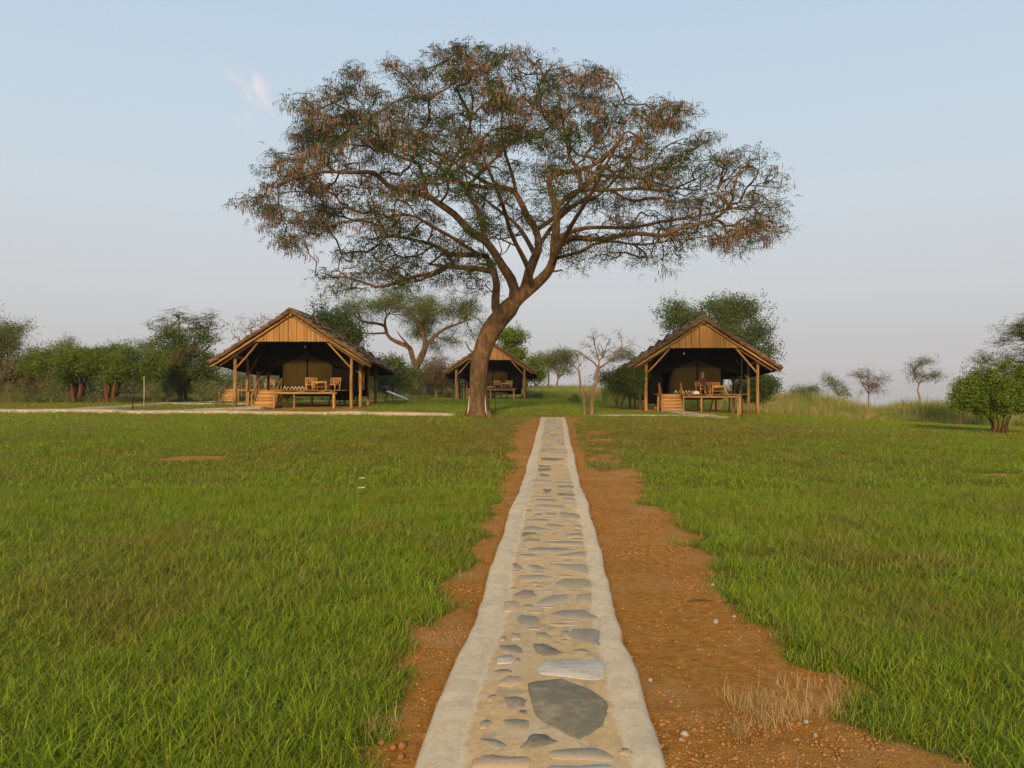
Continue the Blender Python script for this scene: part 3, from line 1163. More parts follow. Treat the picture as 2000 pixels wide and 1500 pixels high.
def paving_stone(poly, mat, lift=.003):
    poly = np.array(poly, float)
    c = poly.mean(0)
    if np.cross(poly[1] - poly[0], poly[2] - poly[1]) < 0:
        poly = poly[::-1]
    # round the outline a little: cut every corner
    pts = []
    m = len(poly)
    for i in range(m):
        a_, b_ = poly[i], poly[(i + 1) % m]
        e_ = .03 * np.linalg.norm(b_ - a_); pts.append(a_ * .88 + b_ * .12 + rng.normal(0, .003, 2)); pts.append(a_ * .5 + b_ * .5 + rng.normal(0, .003 + e_, 2)); pts.append(a_ * .12 + b_ * .88 + rng.normal(0, .003, 2))
    pts = np.array(pts)
    m = len(pts)
    zb = zf(path_c(c[1]), c[1]) + BEDZ
    sl = (zf(path_c(c[1] + .3), c[1] + .3) - zf(path_c(c[1] - .3), c[1] - .3)) / .6
    rel = pts - c
    top = np.column_stack([rel[:, 0], rel[:, 1], np.full(m, lift * .1) + rel[:, 1] * sl])
    ins = np.column_stack([rel[:, 0] * .96, rel[:, 1] * .96, np.full(m, lift) + rel[:, 1] * .96 * sl])
    bot = np.column_stack([rel[:, 0], rel[:, 1], np.full(m, -.012) + rel[:, 1] * sl])
    v = np.concatenate([bot, top, ins, [[0, 0, lift + .001]]])
    q = []
    for i in range(m):
        j = (i + 1) % m
        q.append([i, j, m + j, m + i]); q.append([m + i, m + j, 2 * m + j, 2 * m + i])
    t = [[2 * m + i, 2 * m + (i + 1) % m, 3 * m] for i in range(m)]
    o = link("paving_stone", mk_mesh("paving_stone", v, q, t, mat), path, (c[0], c[1], zb))
    return o


def on_bed(px, py):
    d = pix_dir(px, py)
    t = 2.5
    for _ in range(40):
        p = Vector((0, 0, EYE)) + d * t
        t = (EYE - (zf(path_c(p.y), p.y) + BEDZ)) / -d.z
    p = Vector((0, 0, EYE)) + d * t
    return (p.x, p.y)


near_st = [  # traced in an enlargement of the foreground (3.75x from 800,1100)
    ('slate', [(865, 880), (940, 862), (1120, 848), (1200, 880), (1330, 930), (1430, 1000), (1450, 1090), (1420, 1180), (1330, 1250), (1240, 1300), (1120, 1230), (1010, 1190), (930, 1130), (890, 1020)]),
    ('white', [(930, 770), (1030, 712), (1180, 700), (1415, 710), (1440, 760), (1430, 840), (1300, 858), (1100, 828), (950, 810)]),
    ('slate', [(905, 590), (980, 590), (1060, 620), (1125, 660), (990, 683), (930, 655)]),
    ('blue', [(1175, 480), (1390, 485), (1380, 560), (1395, 610), (1300, 590), (1210, 560)]),
    ('tan', [(1105, 500), (1168, 492), (1195, 556), (1120, 545)]),
    ('olive', [(920, 510), (1000, 505), (1055, 540), (1000, 562), (930, 545)]),
    ('blue', [(800, 380), (940, 390), (960, 440), (880, 470), (800, 450)]),
    ('blue', [(1020, 370), (1120, 345), (1280, 340), (1390, 400), (1300, 415), (1130, 400)]),
    ('grey', [(910, 300), (1030, 235), (1170, 225), (1140, 280), (1000, 312)]),
    ('peach', [(690, 280), (760, 275), (810, 300), (790, 345), (690, 355)]),
    ('brown', [(750, 230), (830, 195), (910, 200), (940, 240), (830, 265)]),
    ('tan', [(1220, 230), (1335, 215), (1330, 290), (1230, 300)]),
    ('olive', [(1060, 150), (1130, 110), (1320, 115), (1330, 180), (1180, 190), (1060, 165)]),
    ('grey', [(790, 90), (960, 85), (1060, 100), (960, 130), (800, 130)]),
    ('blue', [(870, 12), (930, 15), (1000, 40), (940, 60), (890, 35)]),
    ('grey', [(1000, 0), (1300, 5), (1310, 85), (1180, 60)]),
    ('brown', [(655, 602), (780, 598), (840, 655), (750, 665), (670, 635)]),
    ('blue', [(780, 695), (815, 695), (810, 730), (780, 725)]),
    ('peach', [(640, 870), (720, 825), (820, 830), (830, 880), (740, 915), (650, 900)]),
    ('brown', [(680, 985), (780, 975), (850, 1000), (840, 1060), (720, 1075)]),
    ('grey', [(570, 975), (650, 965), (600, 1010), (555, 1000)]),
    ('slate', [(800, 1080), (860, 1080), (860, 1110), (810, 1100)]),
    ('grey', [(520, 1165), (570, 1145), (595, 1180), (560, 1210), (512, 1205)]),
    ('olive', [(690, 1140), (870, 1150), (870, 1210), (760, 1245), (690, 1200)]),
    ('blue', [(515, 1290), (620, 1290), (710, 1335), (640, 1365), (560, 1330)]),
    ('slate', [(800, 1365), (900, 1245), (1000, 1255), (1085, 1310), (980, 1340)]),
    ('grey', [(1050, 575), (1130, 590), (1100, 600), (1060, 592)]),
    ('peach', [(450, 1440), (560, 1405), (890, 1420), (870, 1510), (450, 1510)]),
    ('tan', [(1010, 1370), (1350, 1350), (1500, 1410), (1480, 1460), (1050, 1440)]),
    ('white', [(1000, 1485), (1400, 1478), (1500, 1485), (1500, 1560), (1000, 1560)]),
    ('brown', [(750, 0), (780, -3), (845, 45), (765, 45)]),
    ('white', [(640, 682), (765, 672), (755, 735), (640, 740)]),
    ('tan', [(740, 510), (820, 520), (820, 560), (740, 555)]),
    ('peach', [(870, 350), (980, 350), (970, 365), (880, 368)]),
    ('olive', [(560, 1560), (900, 1550), (950, 1660), (600, 1670)]),
    ('grey', [(1000, 1600), (1450, 1590), (1500, 1720), (1050, 1740)]),
]
for mk, pl in near_st:
    paving_stone([on_bed(800 + x / 3.75, 1100 + y / 3.75) for x, y in pl], STONES[mk])
mid_st = [  # traced in a second enlargement (4.6875x from 900,800)
    ('grey', [(840, 1340), (1140, 1295), (1135, 1360), (900, 1355)]), ('blue', [(610, 1275), (740, 1265), (1060, 1280), (900, 1310), (640, 1305)]),
    ('grey', [(740, 1212), (1125, 1205), (1125, 1250), (850, 1240)]), ('olive', [(960, 1150), (1110, 1127), (1100, 1165), (970, 1165)]),
    ('slate', [(555, 1165), (570, 1128), (640, 1125), (705, 1130)]), ('grey', [(575, 1080), (640, 1062), (825, 1100), (700, 1122), (585, 1115)]),
    ('blue', [(770, 1045), (940, 1060), (930, 1085), (830, 1080)]), ('grey', [(590, 1005), (800, 1000), (830, 1035), (605, 1032)]),
    ('tan', [(1020, 1065), (1105, 1060), (1100, 1090), (1030, 1085)]), ('brown', [(670, 955), (740, 953), (735, 975), (680, 975)]),
    ('blue', [(770, 942), (880, 955), (860, 975), (780, 968)]), ('olive', [(900, 935), (1080, 960), (1075, 1005), (920, 995)]),
    ('grey', [(665, 870), (950, 878), (945, 918), (700, 902)]), ('blue', [(690, 817), (890, 825), (860, 850), (700, 840)]),
    ('grey', [(940, 812), (1035, 810), (1028, 838), (945, 838)]), ('slate', [(745, 728), (840, 730), (800, 765), (770, 760)]),
    ('brown', [(870, 698), (1025, 693), (1025, 720), (890, 720)]), ('slate', [(885, 766), (1038, 772), (1030, 792), (900, 790)]),
    ('peach', [(960, 628), (1000, 620), (1003, 650), (962, 655)]), ('slate', [(720, 586), (810, 600), (800, 612), (740, 612)]),
    ('slate', [(703, 538), (828, 536), (828, 562), (703, 564)]), ('slate', [(710, 508), (830, 518), (810, 530), (722, 528)]),
    ('slate', [(735, 438), (968, 452), (870, 470), (738, 467)]), ('grey', [(860, 655), (1028, 662), (1000, 688), (880, 683)]),
    ('tan', [(640, 790), (860, 800), (840, 812), (660, 810)]), ('grey', [(650, 640), (830, 645), (820, 668), (670, 665)]),
    ('olive', [(570, 1190), (730, 1186), (725, 1215), (590, 1222)]), ('tan', [(500, 1330), (640, 1325), (760, 1345), (600, 1375)]),
]
for mk, pl in mid_st:
    paving_stone([on_bed(900 + x / 4.6875, 800 + y / 4.6875) for x, y in pl], STONES[mk], .005)
# far stretch: flat stones laid row by row
y = 18.6
rs = np.random.default_rng(3)
while y < PATH_END - .3:
    row = rs.uniform(.28, .5)
    x = float(np.interp(y, ys, bl)) + .03
    xe = float(np.interp(y, ys, br)) - .02
    while x < xe - .08:
        w = min(rs.uniform(.15, .5), xe - x)
        if rs.uniform() < .78 and w > .09:
            c0, c1 = x + .015, x + w - .015
            a1, a2 = rs.uniform(.02, .3, 2) * row
            paving_stone([(c0, y + a1), (c0 + (c1 - c0) * .4, y + .02), (c1, y + a2), (c1 - .01, y + row * rs.uniform(.6, .95)), (c0 + (c1 - c0) * .5, y + row * .95), (c0 + .01, y + row * rs.uniform(.6, .95))],
                         STONES[rs.choice(['grey', 'grey', 'olive', 'brown', 'tan', 'grey', 'blue', 'olive'])], .006)
        x += w
    y += row
# small chips fill the gaps in the near stretch
taken = [(o.location.x, o.location.y, max(o.dimensions.x, o.dimensions.y) * .5) for o in path.children if o.name.startswith('paving')]
bpy.context.view_layer.update()
taken = [(o.location.x, o.location.y, o.data.vertices[0].co.length) for o in path.children if o.name.startswith('paving')]
boxes = []
for o in path.children:
    if o.name.startswith('paving'):
        vv = np.array([v.co[:2] for v in o.data.vertices]) + np.array(o.location[:2])
        boxes.append((vv[:, 0].min(), vv[:, 0].max(), vv[:, 1].min(), vv[:, 1].max()))
cnt = 0
for _ in range(3000):
    y = rs.uniform(2.4, 18) if rs.uniform() < .8 else rs.uniform(2.4, 8)
    r1, r2 = rs.uniform(.03, .13), rs.uniform(.025, .075)
    x = rs.uniform(float(np.interp(y, ys, bl)) + r1 + .01, float(np.interp(y, ys, br)) - r1 - .01)
    if any(x + r1 > b[0] and x - r1 < b[1] and y + r2 > b[2] and y - r2 < b[3] for b in boxes):
        continue
    th = np.sort(rs.uniform(0, 6.28, 7))
    pl = [(x + math.cos(t) * r1 * rs.uniform(.7, 1), y + math.sin(t) * r2 * rs.uniform(.7, 1)) for t in np.linspace(0, 6.28, 8)[:-1] + rs.normal(0, .12, 7)]
    paving_stone(pl, STONES[rs.choice(['tan', 'tan', 'peach', 'olive', 'brown', 'grey'])], .003)
    boxes.append((x - r1 - .01, x + r1 + .01, y - r2 - .01, y + r2 + .01))
    cnt += 1
    if cnt > 120:
        break


# ---- side paths and the raised kerb across the far end
def strip(name, pts, width, height, mat, step=.5, label=None, lip=None):
    P, _ = smooth_line(np.array([(p[0], p[1], 0) for p in pts], float), [1] * len(pts), step)
    T = np.gradient(P, axis=0)
    T /= np.linalg.norm(T, axis=1, keepdims=True)
    Nn = np.stack([-T[:, 1], T[:, 0], 0 * T[:, 0]], -1)
    rows = []
    for off, dz in ((-.5, -.25), (-.5, 0), (-.5 + .03 / width, .012), (.5 - .03 / width, .012), (.5, 0), (.5, -.25)):
        q = P + Nn * off * width
        z = np.maximum(zt(q[:, 0], q[:, 1]), zt(P[:, 0], P[:, 1])) + height + dz
        if dz == -.25:
            z = zt(q[:, 0], q[:, 1]) - .15
        z = z + .008 * np.sin(q[:, 0] * 3.1) + .006 * np.sin(q[:, 0] * 7.7 + 1)
        rows.append(np.stack([q[:, 0], q[:, 1], z], -1))
    k = len(rows)
    V = np.stack(rows, 1).reshape(-1, 3)
    n = len(P)
    ii = np.arange(n - 1)[:, None] * k + np.arange(k - 1)[None]
    Q = np.stack([ii, ii + 1, ii + 1 + k, ii + k], -1).reshape(-1, 4)
    T3 = [[0, i + 1, i] for i in range(1, k - 1)] + [[(n - 1) * k, (n - 1) * k + i, (n - 1) * k + i + 1] for i in range(1, k - 1)]
    o = link(name, mk_mesh(name, V, Q, T3, mat))
    o['kind'] = 'structure'
    if label:
        o['label'] = label
    return o


MAT['sidepath'] = simple("dull_side_concrete", [C(.24, .19, .12), C(.36, .29, .19), C(.46, .38, .26)], nscale=1.6, bstr=.5, bdist=.02, coord='Object', detail=8)
cross = strip("path", [(-34, 39.6), (-24, 38.6), (-15, 37.6), (-8, 36.9), (-4.4, 36.3), (-2.6, 36.0)], .95, .11, MAT['sidepath'], label='raised path running left across the far side of the lawn')
cross2 = strip("path", [(3.9, 37.3), (5.5, 37.8), (7.5, 38.2), (10.4, 38.4)], .5, .02, MAT['sidepath'], label='low path edge leading right to the right hut')
strip("path", [(-16.2, 37.9), (-14.6, 39.4), (-13.0, 41.2)], 1.05, .10, MAT['sidepath'], label='paved branch up to the steps of the left hut')
strip("path", [(-22, 38.6), (-20.8, 41.5), (-20.2, 46), (-19.6, 52), (-19.6, 54.3)], .9, .08, MAT['sidepath'], label='paved branch going back past the left hut')
strip("path", [(-20.2, 46.6), (-17.5, 47.0), (-15.5, 47.0)], .7, .07, MAT['sidepath'], label='short paved link behind the left hut')
strip("path", [(9.6, 38.6), (8.9, 40.2), (8.5, 43.2)], 1.0, .06, MAT['sidepath'], label='paved branch to the steps of the right hut')
# stones showing in the front face of the raised path
rs = np.random.default_rng(11)
x = -33.0
fp, _ = smooth_line(np.array([(-34, 39.6, 0), (-24, 38.6, 0), (-15, 37.6, 0), (-8, 36.9, 0), (-3.6, 36.2, 0)], float), [1] * 5, .3)
while x < -4:
    w = rs.uniform(.25, .7)
    yy = float(np.interp(x, fp[:, 0], fp[:, 1])) - .475
    z0 = zf(x, yy)
    mb = MB()
    mb.box((0, 0, 0), (w - .05, .03, rs.uniform(.07, .11)))
    o = mb.build("kerb_stone", rs.choice([STONES['tan'], STONES['white'], STONES['peach'], STONES['tan'], MAT['bedwall'], STONES['brown'], STONES['blue']], p=[.26, .2, .16, .14, .14, .06, .04]), cross, loc=(x, yy - .006, z0 + .075), rot=(0, rs.normal(0, .04), -.10))
    x += w

#@@GRASS
# ================================================================== GRASS
def scatter_grass():
    rs = np.random.default_rng(21)
    near_t = [blade_clump("grass_tuft", 38, .10, .06, .14, .0048, 1.45, MAT['grass'], 3, rs, dirbias=(.25, -.1, 0)) for _ in range(7)]
    mid_t = [blade_clump("grass_tuft", 34, .17, .045, .11, .0085, 1.25, MAT['grass'], 2, rs) for _ in range(6)]
    far_t = [blade_clump("grass_tuft", 34, .36, .04, .09, .018, 1.0, MAT['grass'], 1, rs) for _ in range(6)]

    def pts(y0, y1, dens, margin=2.0):
        area = 0
        half = lambda y: .68 * y + margin
        ymean = (y0 + y1) / 2
        n = int(dens * (y1 - y0) * 2 * half(ymean))
        y = np.sqrt(rs.uniform(y0 ** 2, y1 ** 2, n))
        x = rs.uniform(-1, 1, n) * half(y)
        c = cover(x, y)
        vis = hash_noise(x, y, .9, 9)
        thin = np.clip((hash_noise(x, y, .33, 12) - .62) * 3, 0, .5)
        keep = rs.uniform(0, 1, n) < np.clip((c - .35) * 2.2, 0, 1) * (1 - thin * .6)
        keep &= ~((x > edge_l(y) - .05) & (x < edge_r(y) + .05) & (y < PATH_END + .2))
        return x[keep], y[keep], c[keep]
    for (nm, y0, y1, dens, tmpl, s0, s1) in (("lawn_grass", 2.2, 6.5, 330, near_t, .75, 1.25), ("lawn_grass", 6.5, 13, 150, near_t, .9, 1.5),
                                             ("lawn_grass", 13, 27, 58, mid_t, .9, 1.4), ("lawn_grass", 27, 78, 13, far_t, .8, 1.3)):
        x, y, c = pts(y0, y1, dens)
        n = len(x)
        z = zt(x, y)
        rot = np.stack([rs.normal(0, .10, n), rs.normal(0, .10, n), rs.uniform(-1.2, 1.2, n) if y1 < 14 else rs.uniform(0, 6.28, n)], -1)
        scl = rs.uniform(s0, s1, n) * (.72 + .5 * hash_noise(x, y, 1.1, 6)) * np.clip(.6 + c * .5, .5, 1)
        for (hx, hy) in ((-11.3, 44.5), (9.9, 46.5)):
            pass
        dry = np.clip((.75 - c) * 1.2, 0, .8) + np.where(rs.uniform(0, 1, n) < .11, .65, 0)
        # the lawn is duller and straw coloured in places
        dry = dry + .8 * np.exp(-(((x - path_c(y) - .8) / 6.8) ** 2)) * (.55 + .6 * hash_noise(x, y, .5, 17)) * np.clip((y - 14) / 8, 0, 1) * np.clip((37 - y) / 3, 0, 1)
        dry = dry + .5 * np.exp(-(((x + 3.2) / 1.1) ** 2 + ((y - 6.6) / 1.3) ** 2)) + .35 * np.exp(-(((x - 7.5) / 6) ** 2 + ((y - 27) / 4) ** 2)) + .45 * np.exp(-(((x + 6) / 2.5) ** 2 + ((y - 20) / 2.5) ** 2))
        dry = dry + np.where((y > 39.5) & (x < -12), .28 + .5 * hash_noise(x, y, .35, 19), 0) + np.where((y > 26) & (y < 39) & (x > 2), .35 * hash_noise(x, y, .3, 25), 0)
        dry = dry + .32 * np.clip(hash_noise(x, y, .28, 27) - .45, 0, 1) * np.clip((y - 8) / 10, 0, 1)
        xm = np.stack([x, y, z], -1)
        scatter(nm, xm, rot, scl, np.clip(dry, 0, .9), tmpl, label='green lawn grass with drier straw coloured patches')
    # dry stalks on the bare soil
    st = [blade_clump("straw_tuft", 22, .045, .05, .15, .0024, .8, MAT['straw'], 2, rs) for _ in range(4)]
    fl = [blade_clump("straw_tuft", 9, .10, .05, .13, .0028, 2.2, MAT['straw'], 2, rs) for _ in range(4)]
    P = []
    spots = [(1485, 1405, 20, .09), (1552, 1400, 16, .07), (1440, 1440, 7, .04), (1520, 1375, 10, .14), (1180, 900, 8, .2), (1165, 880, 8, .25), (1200, 865, 8, .3), (985, 905, 8, .25), (960, 925, 8, .2),
             (740, 1430, 4, .06), (1560, 1340, 10, .12)]
    for (px, py, k, s) in spots:
        g = ground_hit(px, py)
        for _ in range(k):
            P.append((g.x + rs.normal(0, s), g.y + rs.normal(0, s)))
    P = np.array(P)
    scatter("dry_grass", np.column_stack([P, zt(P[:, 0], P[:, 1])]), np.column_stack([rs.normal(0, .1, len(P)), rs.normal(0, .1, len(P)), rs.uniform(0, 6.28, len(P))]),
            rs.uniform(.6, 1.15, len(P)), np.zeros(len(P)), st, label='dry straw tufts on the bare soil beside the path')
    n = 14000
    y = np.sqrt(rs.uniform(2.4 ** 2, 24 ** 2, n)); x = path_c(y) + rs.uniform(-2.2, 3.4, n)
    c = cover(x, y)
    keep = (c < .8) & (rs.uniform(0, 1, n) < .12 + .5 * np.clip(c, 0, 1)) & ~((x > edge_l(y) - .04) & (x < edge_r(y) + .04))
    x, y = x[keep], y[keep]
    scatter("straw_litter", np.stack([x, y, zt(x, y) + .004], -1), np.stack([rs.normal(0, .1, len(x)), rs.normal(0, .1, len(x)), rs.uniform(0, 6.28, len(x))], -1),
            rs.uniform(.4, 1.0, len(x)), np.zeros(len(x)), fl, label='fallen straw litter on the bare soil')
    # laterite gravel
    def pebble(seed):
        r = np.random.default_rng(seed)
        V = []
        for i in range(3):
            zz = [-.3, .25, .62][i]; rr = [1, .95, .45][i]
            for j in range(6):
                a = j * 1.047 + r.normal(0, .12)
                V.append([math.cos(a) * rr * r.uniform(.8, 1.1), math.sin(a) * rr * r.uniform(.75, 1.0), zz * r.uniform(.85, 1.1)])
        V.append([0, 0, .72])
        Q = [[i * 6 + j, i * 6 + (j + 1) % 6, (i + 1) * 6 + (j + 1) % 6, (i + 1) * 6 + j] for i in range(2) for j in range(6)]
        T = [[12 + j, 12 + (j + 1) % 6, 18] for j in range(6)]
        return V, Q, T
    tm = []
    for i in range(6):
        V, Q, T = pebble(i)
        V = np.array(V); T = np.array(T); Q = np.array(Q)
        # several pebbles in one template, so colours differ inside it
        vs, qs, ts, off = [], [], [], 0
        for j in range(7):
            s = rs.uniform(.003, .010) if j else .013
            vv = V * s * .8 * np.array([1, 1, .8]) + np.array([rs.uniform(-.11, .11), rs.uniform(-.11, .11), 0])
            vs.append(vv); qs.append(Q + off); ts.append(T + off); off += len(V)
        tm.append(bpy.data.objects.new("pebble_group", mk_mesh("pebble_group", np.concatenate(vs), np.concatenate(qs), np.concatenate(ts), MAT['laterite'], True)))
    n = 26000
    y = 2.3 + 22 * rs.uniform(0, 1, n) ** 1.7; x = path_c(y) + rs.uniform(-2.0, 3.0, n)
    c = cover(x, y)
    w = .16 + .84 * (hash_noise(x, y, 2.1, 14) > .52) * np.clip(1.4 - np.abs(x - path_c(y)) * .45, .2, 1)
    keep = (c < .55) & (rs.uniform(0, 1, n) < w * .8) & ~((x > edge_l(y) - .03) & (x < edge_r(y) + .03))
    x, y = x[keep], y[keep]
    scatter("gravel", np.stack([x, y, zt(x, y) + .002], -1), np.stack([0 * x, 0 * x, rs.uniform(0, 6.28, len(x))], -1),
            rs.uniform(.5, 1.35, len(x)), np.zeros(len(x)), tm, label='orange laterite gravel on the soil beside the path')


scatter_grass()

# lumps of stone one could pick up
def lump(px, py, size, mat, label, group, seed):
    g = ground_hit(px, py)
    r = np.random.default_rng(seed)
    V, Q, T = [], [], []
    k = 9
    for i in range(5):
        ph = -1.2 + i * .6
        for j in range(k):
            a_ = j * 2 * math.pi / k
            rr = math.cos(ph) * r.uniform(.82, 1.1)
            V.append([math.cos(a_) * rr * size, math.sin(a_) * rr * size * .9, math.sin(ph) * size * .75])
    V.append([0, 0, size * .78])
    Q = [[i * k + j, i * k + (j + 1) % k, (i + 1) * k + (j + 1) % k, (i + 1) * k + j] for i in range(4) for j in range(k)]
    T = [[4 * k + j, 4 * k + (j + 1) % k, 5 * k] for j in range(k)]
    o = link("stone", mk_mesh("stone", V, Q, T, mat, True), None, (g.x, g.y, zf(g.x, g.y) + size * .3), (0, 0, r.uniform(0, 6)))
    tag(o, label, 'stone', group)


LG = 'loose stones on the bare soil'
lum = [(697, 1477, .020, 'laterite_lump', 'round orange stone in the grass at bottom left'), (785, 1460, .022, 'laterite_lump', 'large round orange stone at the grass edge left of the path'),
       (768, 1468, .018, 'laterite_lump', 'orange stone touching the large round one left of the path'), (783, 1490, .020, 'laterite_lump', 'orange stone nearest the bottom edge left of the path'),
       (745, 1455, .018, 'laterite_lump', 'brown stone half hidden under the grass blades left of the path'),
       (1337, 1437, .021, 'pale_rock', 'grey angular stone on the soil right of the path'), (1330, 1452, .014, 'pale_rock', 'small pinkish stone just below the grey one'),
       (1592, 1440, .015, 'pale_rock', 'whitish chip of stone on the soil near the bottom right grass'), (1574, 1415, .016, 'pale_rock', 'pale rounded stone behind the whitish chip'),
       (1486, 1422, .018, 'laterite_lump', 'bright orange stone below the dry straw tuft'), (1560, 1424, .020, 'laterite_lump', 'dark orange stone beside the pale rounded one'),
       (1392, 1145, .022, 'pale_rock', 'white stone lying by the grass edge further up the soil'), (1398, 1218, .026, 'pale_rock', 'flat cream stone in the middle of the bare soil'),
       (1434, 1209, .014, 'pale_rock', 'small white stone to the right of the flat cream one'), (1270, 1333, .016, 'pale_rock', 'grey white stone close to the right edge of the path')]
for i, (px, py, s, m_, lb) in enumerate(lum):
    lump(px, py, s, MAT[m_], lb, LG, i)
# a stick on the soil
g = ground_hit(1367, 1177)
mb = MB(); mb.tube([(-.10, 0, .008), (-.03, .012, .016), (.05, 0, .012), (.11, -.01, .006)], [.006, .009, .008, .004], 6)
o = mb.build("stick", MAT['bark_dark'], None, True, loc=(g.x, g.y, zf(g.x, g.y)), rot=(0, 0, .1))
tag(o, 'short brown stick lying on the bare soil right of the path', 'stick')
# flowers in the lawn
for (px, py, lb) in ((705, 940, 'small white flower head standing in the lawn left of the path'), (704, 961, 'tiny white flower just in front of the taller white one')):
    g = ground_hit(px, py + 12)
    t_ = thing("flower", lb, 'flower', (g.x, g.y, zf(g.x, g.y)), 0, 'white flowers in the lawn')
    mb = MB(); mb.tube([(0, 0, 0), (.01, 0, .08), (.015, 0, .15)], .0025, 5); mb.build("stem", MAT['weed'], t_)
    mb = MB()
    for i in range(12):
        a_ = i * 2.4; r_ = .012 * math.sqrt(i)
        mb.box((.015 + math.cos(a_) * r_ * 1.3, math.sin(a_) * r_, .155 + .004 * (i % 3)), (.018, .018, .006), rz=a_)
    mb.build("petals", MAT['white'], t_)

# ---- tall grass on the ridge and weeds
def tall_grass():
    rs = np.random.default_rng(5)
    T1 = [blade_clump("tall_grass_tuft", 46, .38, .5, 1.25, .024, .55, MAT['tall'], 3, rs) for _ in range(5)]
    T2 = [blade_clump("weed_tuft", 40, .35, .2, .65, .03, .8, MAT['weed'], 2, rs) for _ in range(4)]
    T3 = [blade_clump("straw_stand", 40, .4, .5, 1.2, .014, .4, MAT['straw'], 2, rs) for _ in range(4)]
    # right ridge
    n = 9500
    y = rs.uniform(50, 80, n); x = rs.uniform(7, 54, n)
    front = 58.5 - (x - 16) * .17 + 3.0 * (hash_noise(x, y, .22, 3) - .5)
    keep = (y > front) & (x / y < .80) & (x / y > .12) & ((x > 15.5) | (y > 59))
    x, y = x[keep], y[keep]
    f = np.clip((y - (58.5 - (x - 16) * .17)) / 5, 0, 1)
    dens = rs.uniform(0, 1, len(x)) < .45 + .55 * f
    x, y, f = x[dens], y[dens], f[dens]
    hgt = (.55 + .8 * f) * rs.uniform(.6, 1.3, len(x)) * (.55 + .95 * hash_noise(x, y, .3, 8))
    g1 = rs.uniform(0, 1, len(x)) < .72
    for sel, tm, nm in ((g1, T1, "tall_grass"), (~g1, T3, "tall_dry_grass")):
        scatter(nm, np.stack([x, y, zt(x, y)], -1)[sel], np.stack([0 * x, 0 * x, rs.uniform(0, 6.28, len(x))], -1)[sel], hgt[sel], 0 * hgt[sel], tm, label='tall grass growing along the edge of the lawn')
    # hill behind the middle hut and the back of the lawn
    n = 5200
    x = rs.uniform(-5, 22, n); y = rs.uniform(76, 112, n)
    keep = ((x / y) > .015) & ((x / y) < .27)
    keep &= (y > 78 + 3 * (hash_noise(x, y, .3, 4) - .5))
    x, y = x[keep], y[keep]
    g1 = hash_noise(x, y, .16, 6) + rs.normal(0, .12, len(x)) < .42 + (y < 86) * .25
    hgt = rs.uniform(.5, 1.0, len(x))
    for sel, tm, nm in ((g1, T1, "tall_grass"), (~g1, T3, "tall_dry_grass")):
        scatter(nm, np.stack([x, y, zt(x, y)], -1)[sel], np.stack([0 * x, 0 * x, rs.uniform(0, 6.28, len(x))], -1)[sel], hgt[sel], 0 * hgt[sel], tm, label='tall grass on the low rise behind the middle hut')
    # left side undergrowth and strip behind the huts
    n = 6500
    x = rs.uniform(-60, -2, n); y = rs.uniform(47, 110, n)
    f0 = 50 + np.clip((x + 30) * .55, 0, 30)
    keep = (y > f0 + 4 * (hash_noise(x, y, .2, 5) - .5)) & (x / y > -.78)
    keep &= ~((np.abs(x + 11.3) < 5) & (y < 52)) & ~((np.abs(x + 1.9) < 5) & (y < 80)) & ~((np.abs(x + 19.5) < 3.2) & (y < 60))
    x, y = x[keep], y[keep]
    hgt = rs.uniform(.4, 1.2, len(x)) * (.5 + .9 * hash_noise(x, y, .25, 2))
    scatter("undergrowth", np.stack([x, y, zt(x, y)], -1), np.stack([0 * x, 0 * x, rs.uniform(0, 6.28, len(x))], -1), hgt, 0 * hgt, T2, label='low weeds under the trees at the back of the lawn')


tall_grass()


# ================================================================== HUTS
def thatch_bundle_mesh(seed):
    """ragged bundle, 1 wide (x), 1 long (y up the slope), 1 thick (z): scaled when placed"""
    r = np.random.default_rng(seed)
    nx_, V, Q = 7, [], []
    for j in range(4):
        s = j / 3
        for i in range(nx_ + 1):
            u = i / nx_ - .5
            rag = r.normal(0, .055) if j == 0 else 0
            top = 1.0 - .75 * s + r.normal(0, .07)
            edge = 1 - .35 * (abs(u) * 2) ** 4
            V.append([u * 1.03, -.05 + s * 1.15 + rag, top * edge])
    for i in range(nx_ + 1):                    # lower lip
        V.append([(i / nx_ - .5) * 1.03, V[i][1] + .03, -.02])
    for i in range(nx_ + 1):
        V.append([(i / nx_ - .5) * 1.03, 1.1, -.02])
    W_ = nx_ + 1
    for j in range(3):
        for i in range(nx_):
            Q.append([j * W_ + i, j * W_ + i + 1, (j + 1) * W_ + i + 1, (j + 1) * W_ + i])
    for i in range(nx_):
        Q.append([4 * W_ + i, 4 * W_ + i + 1, i + 1, i])
        Q.append([4 * W_ + i + 1, 4 * W_ + i, 5 * W_ + i, 5 * W_ + i + 1])
    Q.append([4 * W_, 0, W_, 4 * W_]) if False else None
    V.append([0, 0, 0])
    Qs = [q for q in Q if q]
    T = [[4 * W_, 0, W_], [4 * W_, W_, 2 * W_], [4 * W_, 2 * W_, 3 * W_], [4 * W_, 3 * W_, 5 * W_],
         [4 * W_ + nx_, W_ + nx_, nx_], [4 * W_ + nx_, 2 * W_ + nx_, W_ + nx_], [4 * W_ + nx_, 3 * W_ + nx_, 2 * W_ + nx_], [4 * W_ + nx_, 5 * W_ + nx_, 3 * W_ + nx_]]
    return mk_mesh("thatch_bundle", np.array(V[:-1]), Qs, T, MAT['thatch'])


BUNDLES = [thatch_bundle_mesh(i) for i in range(6)]
log_mesh_cache = {}


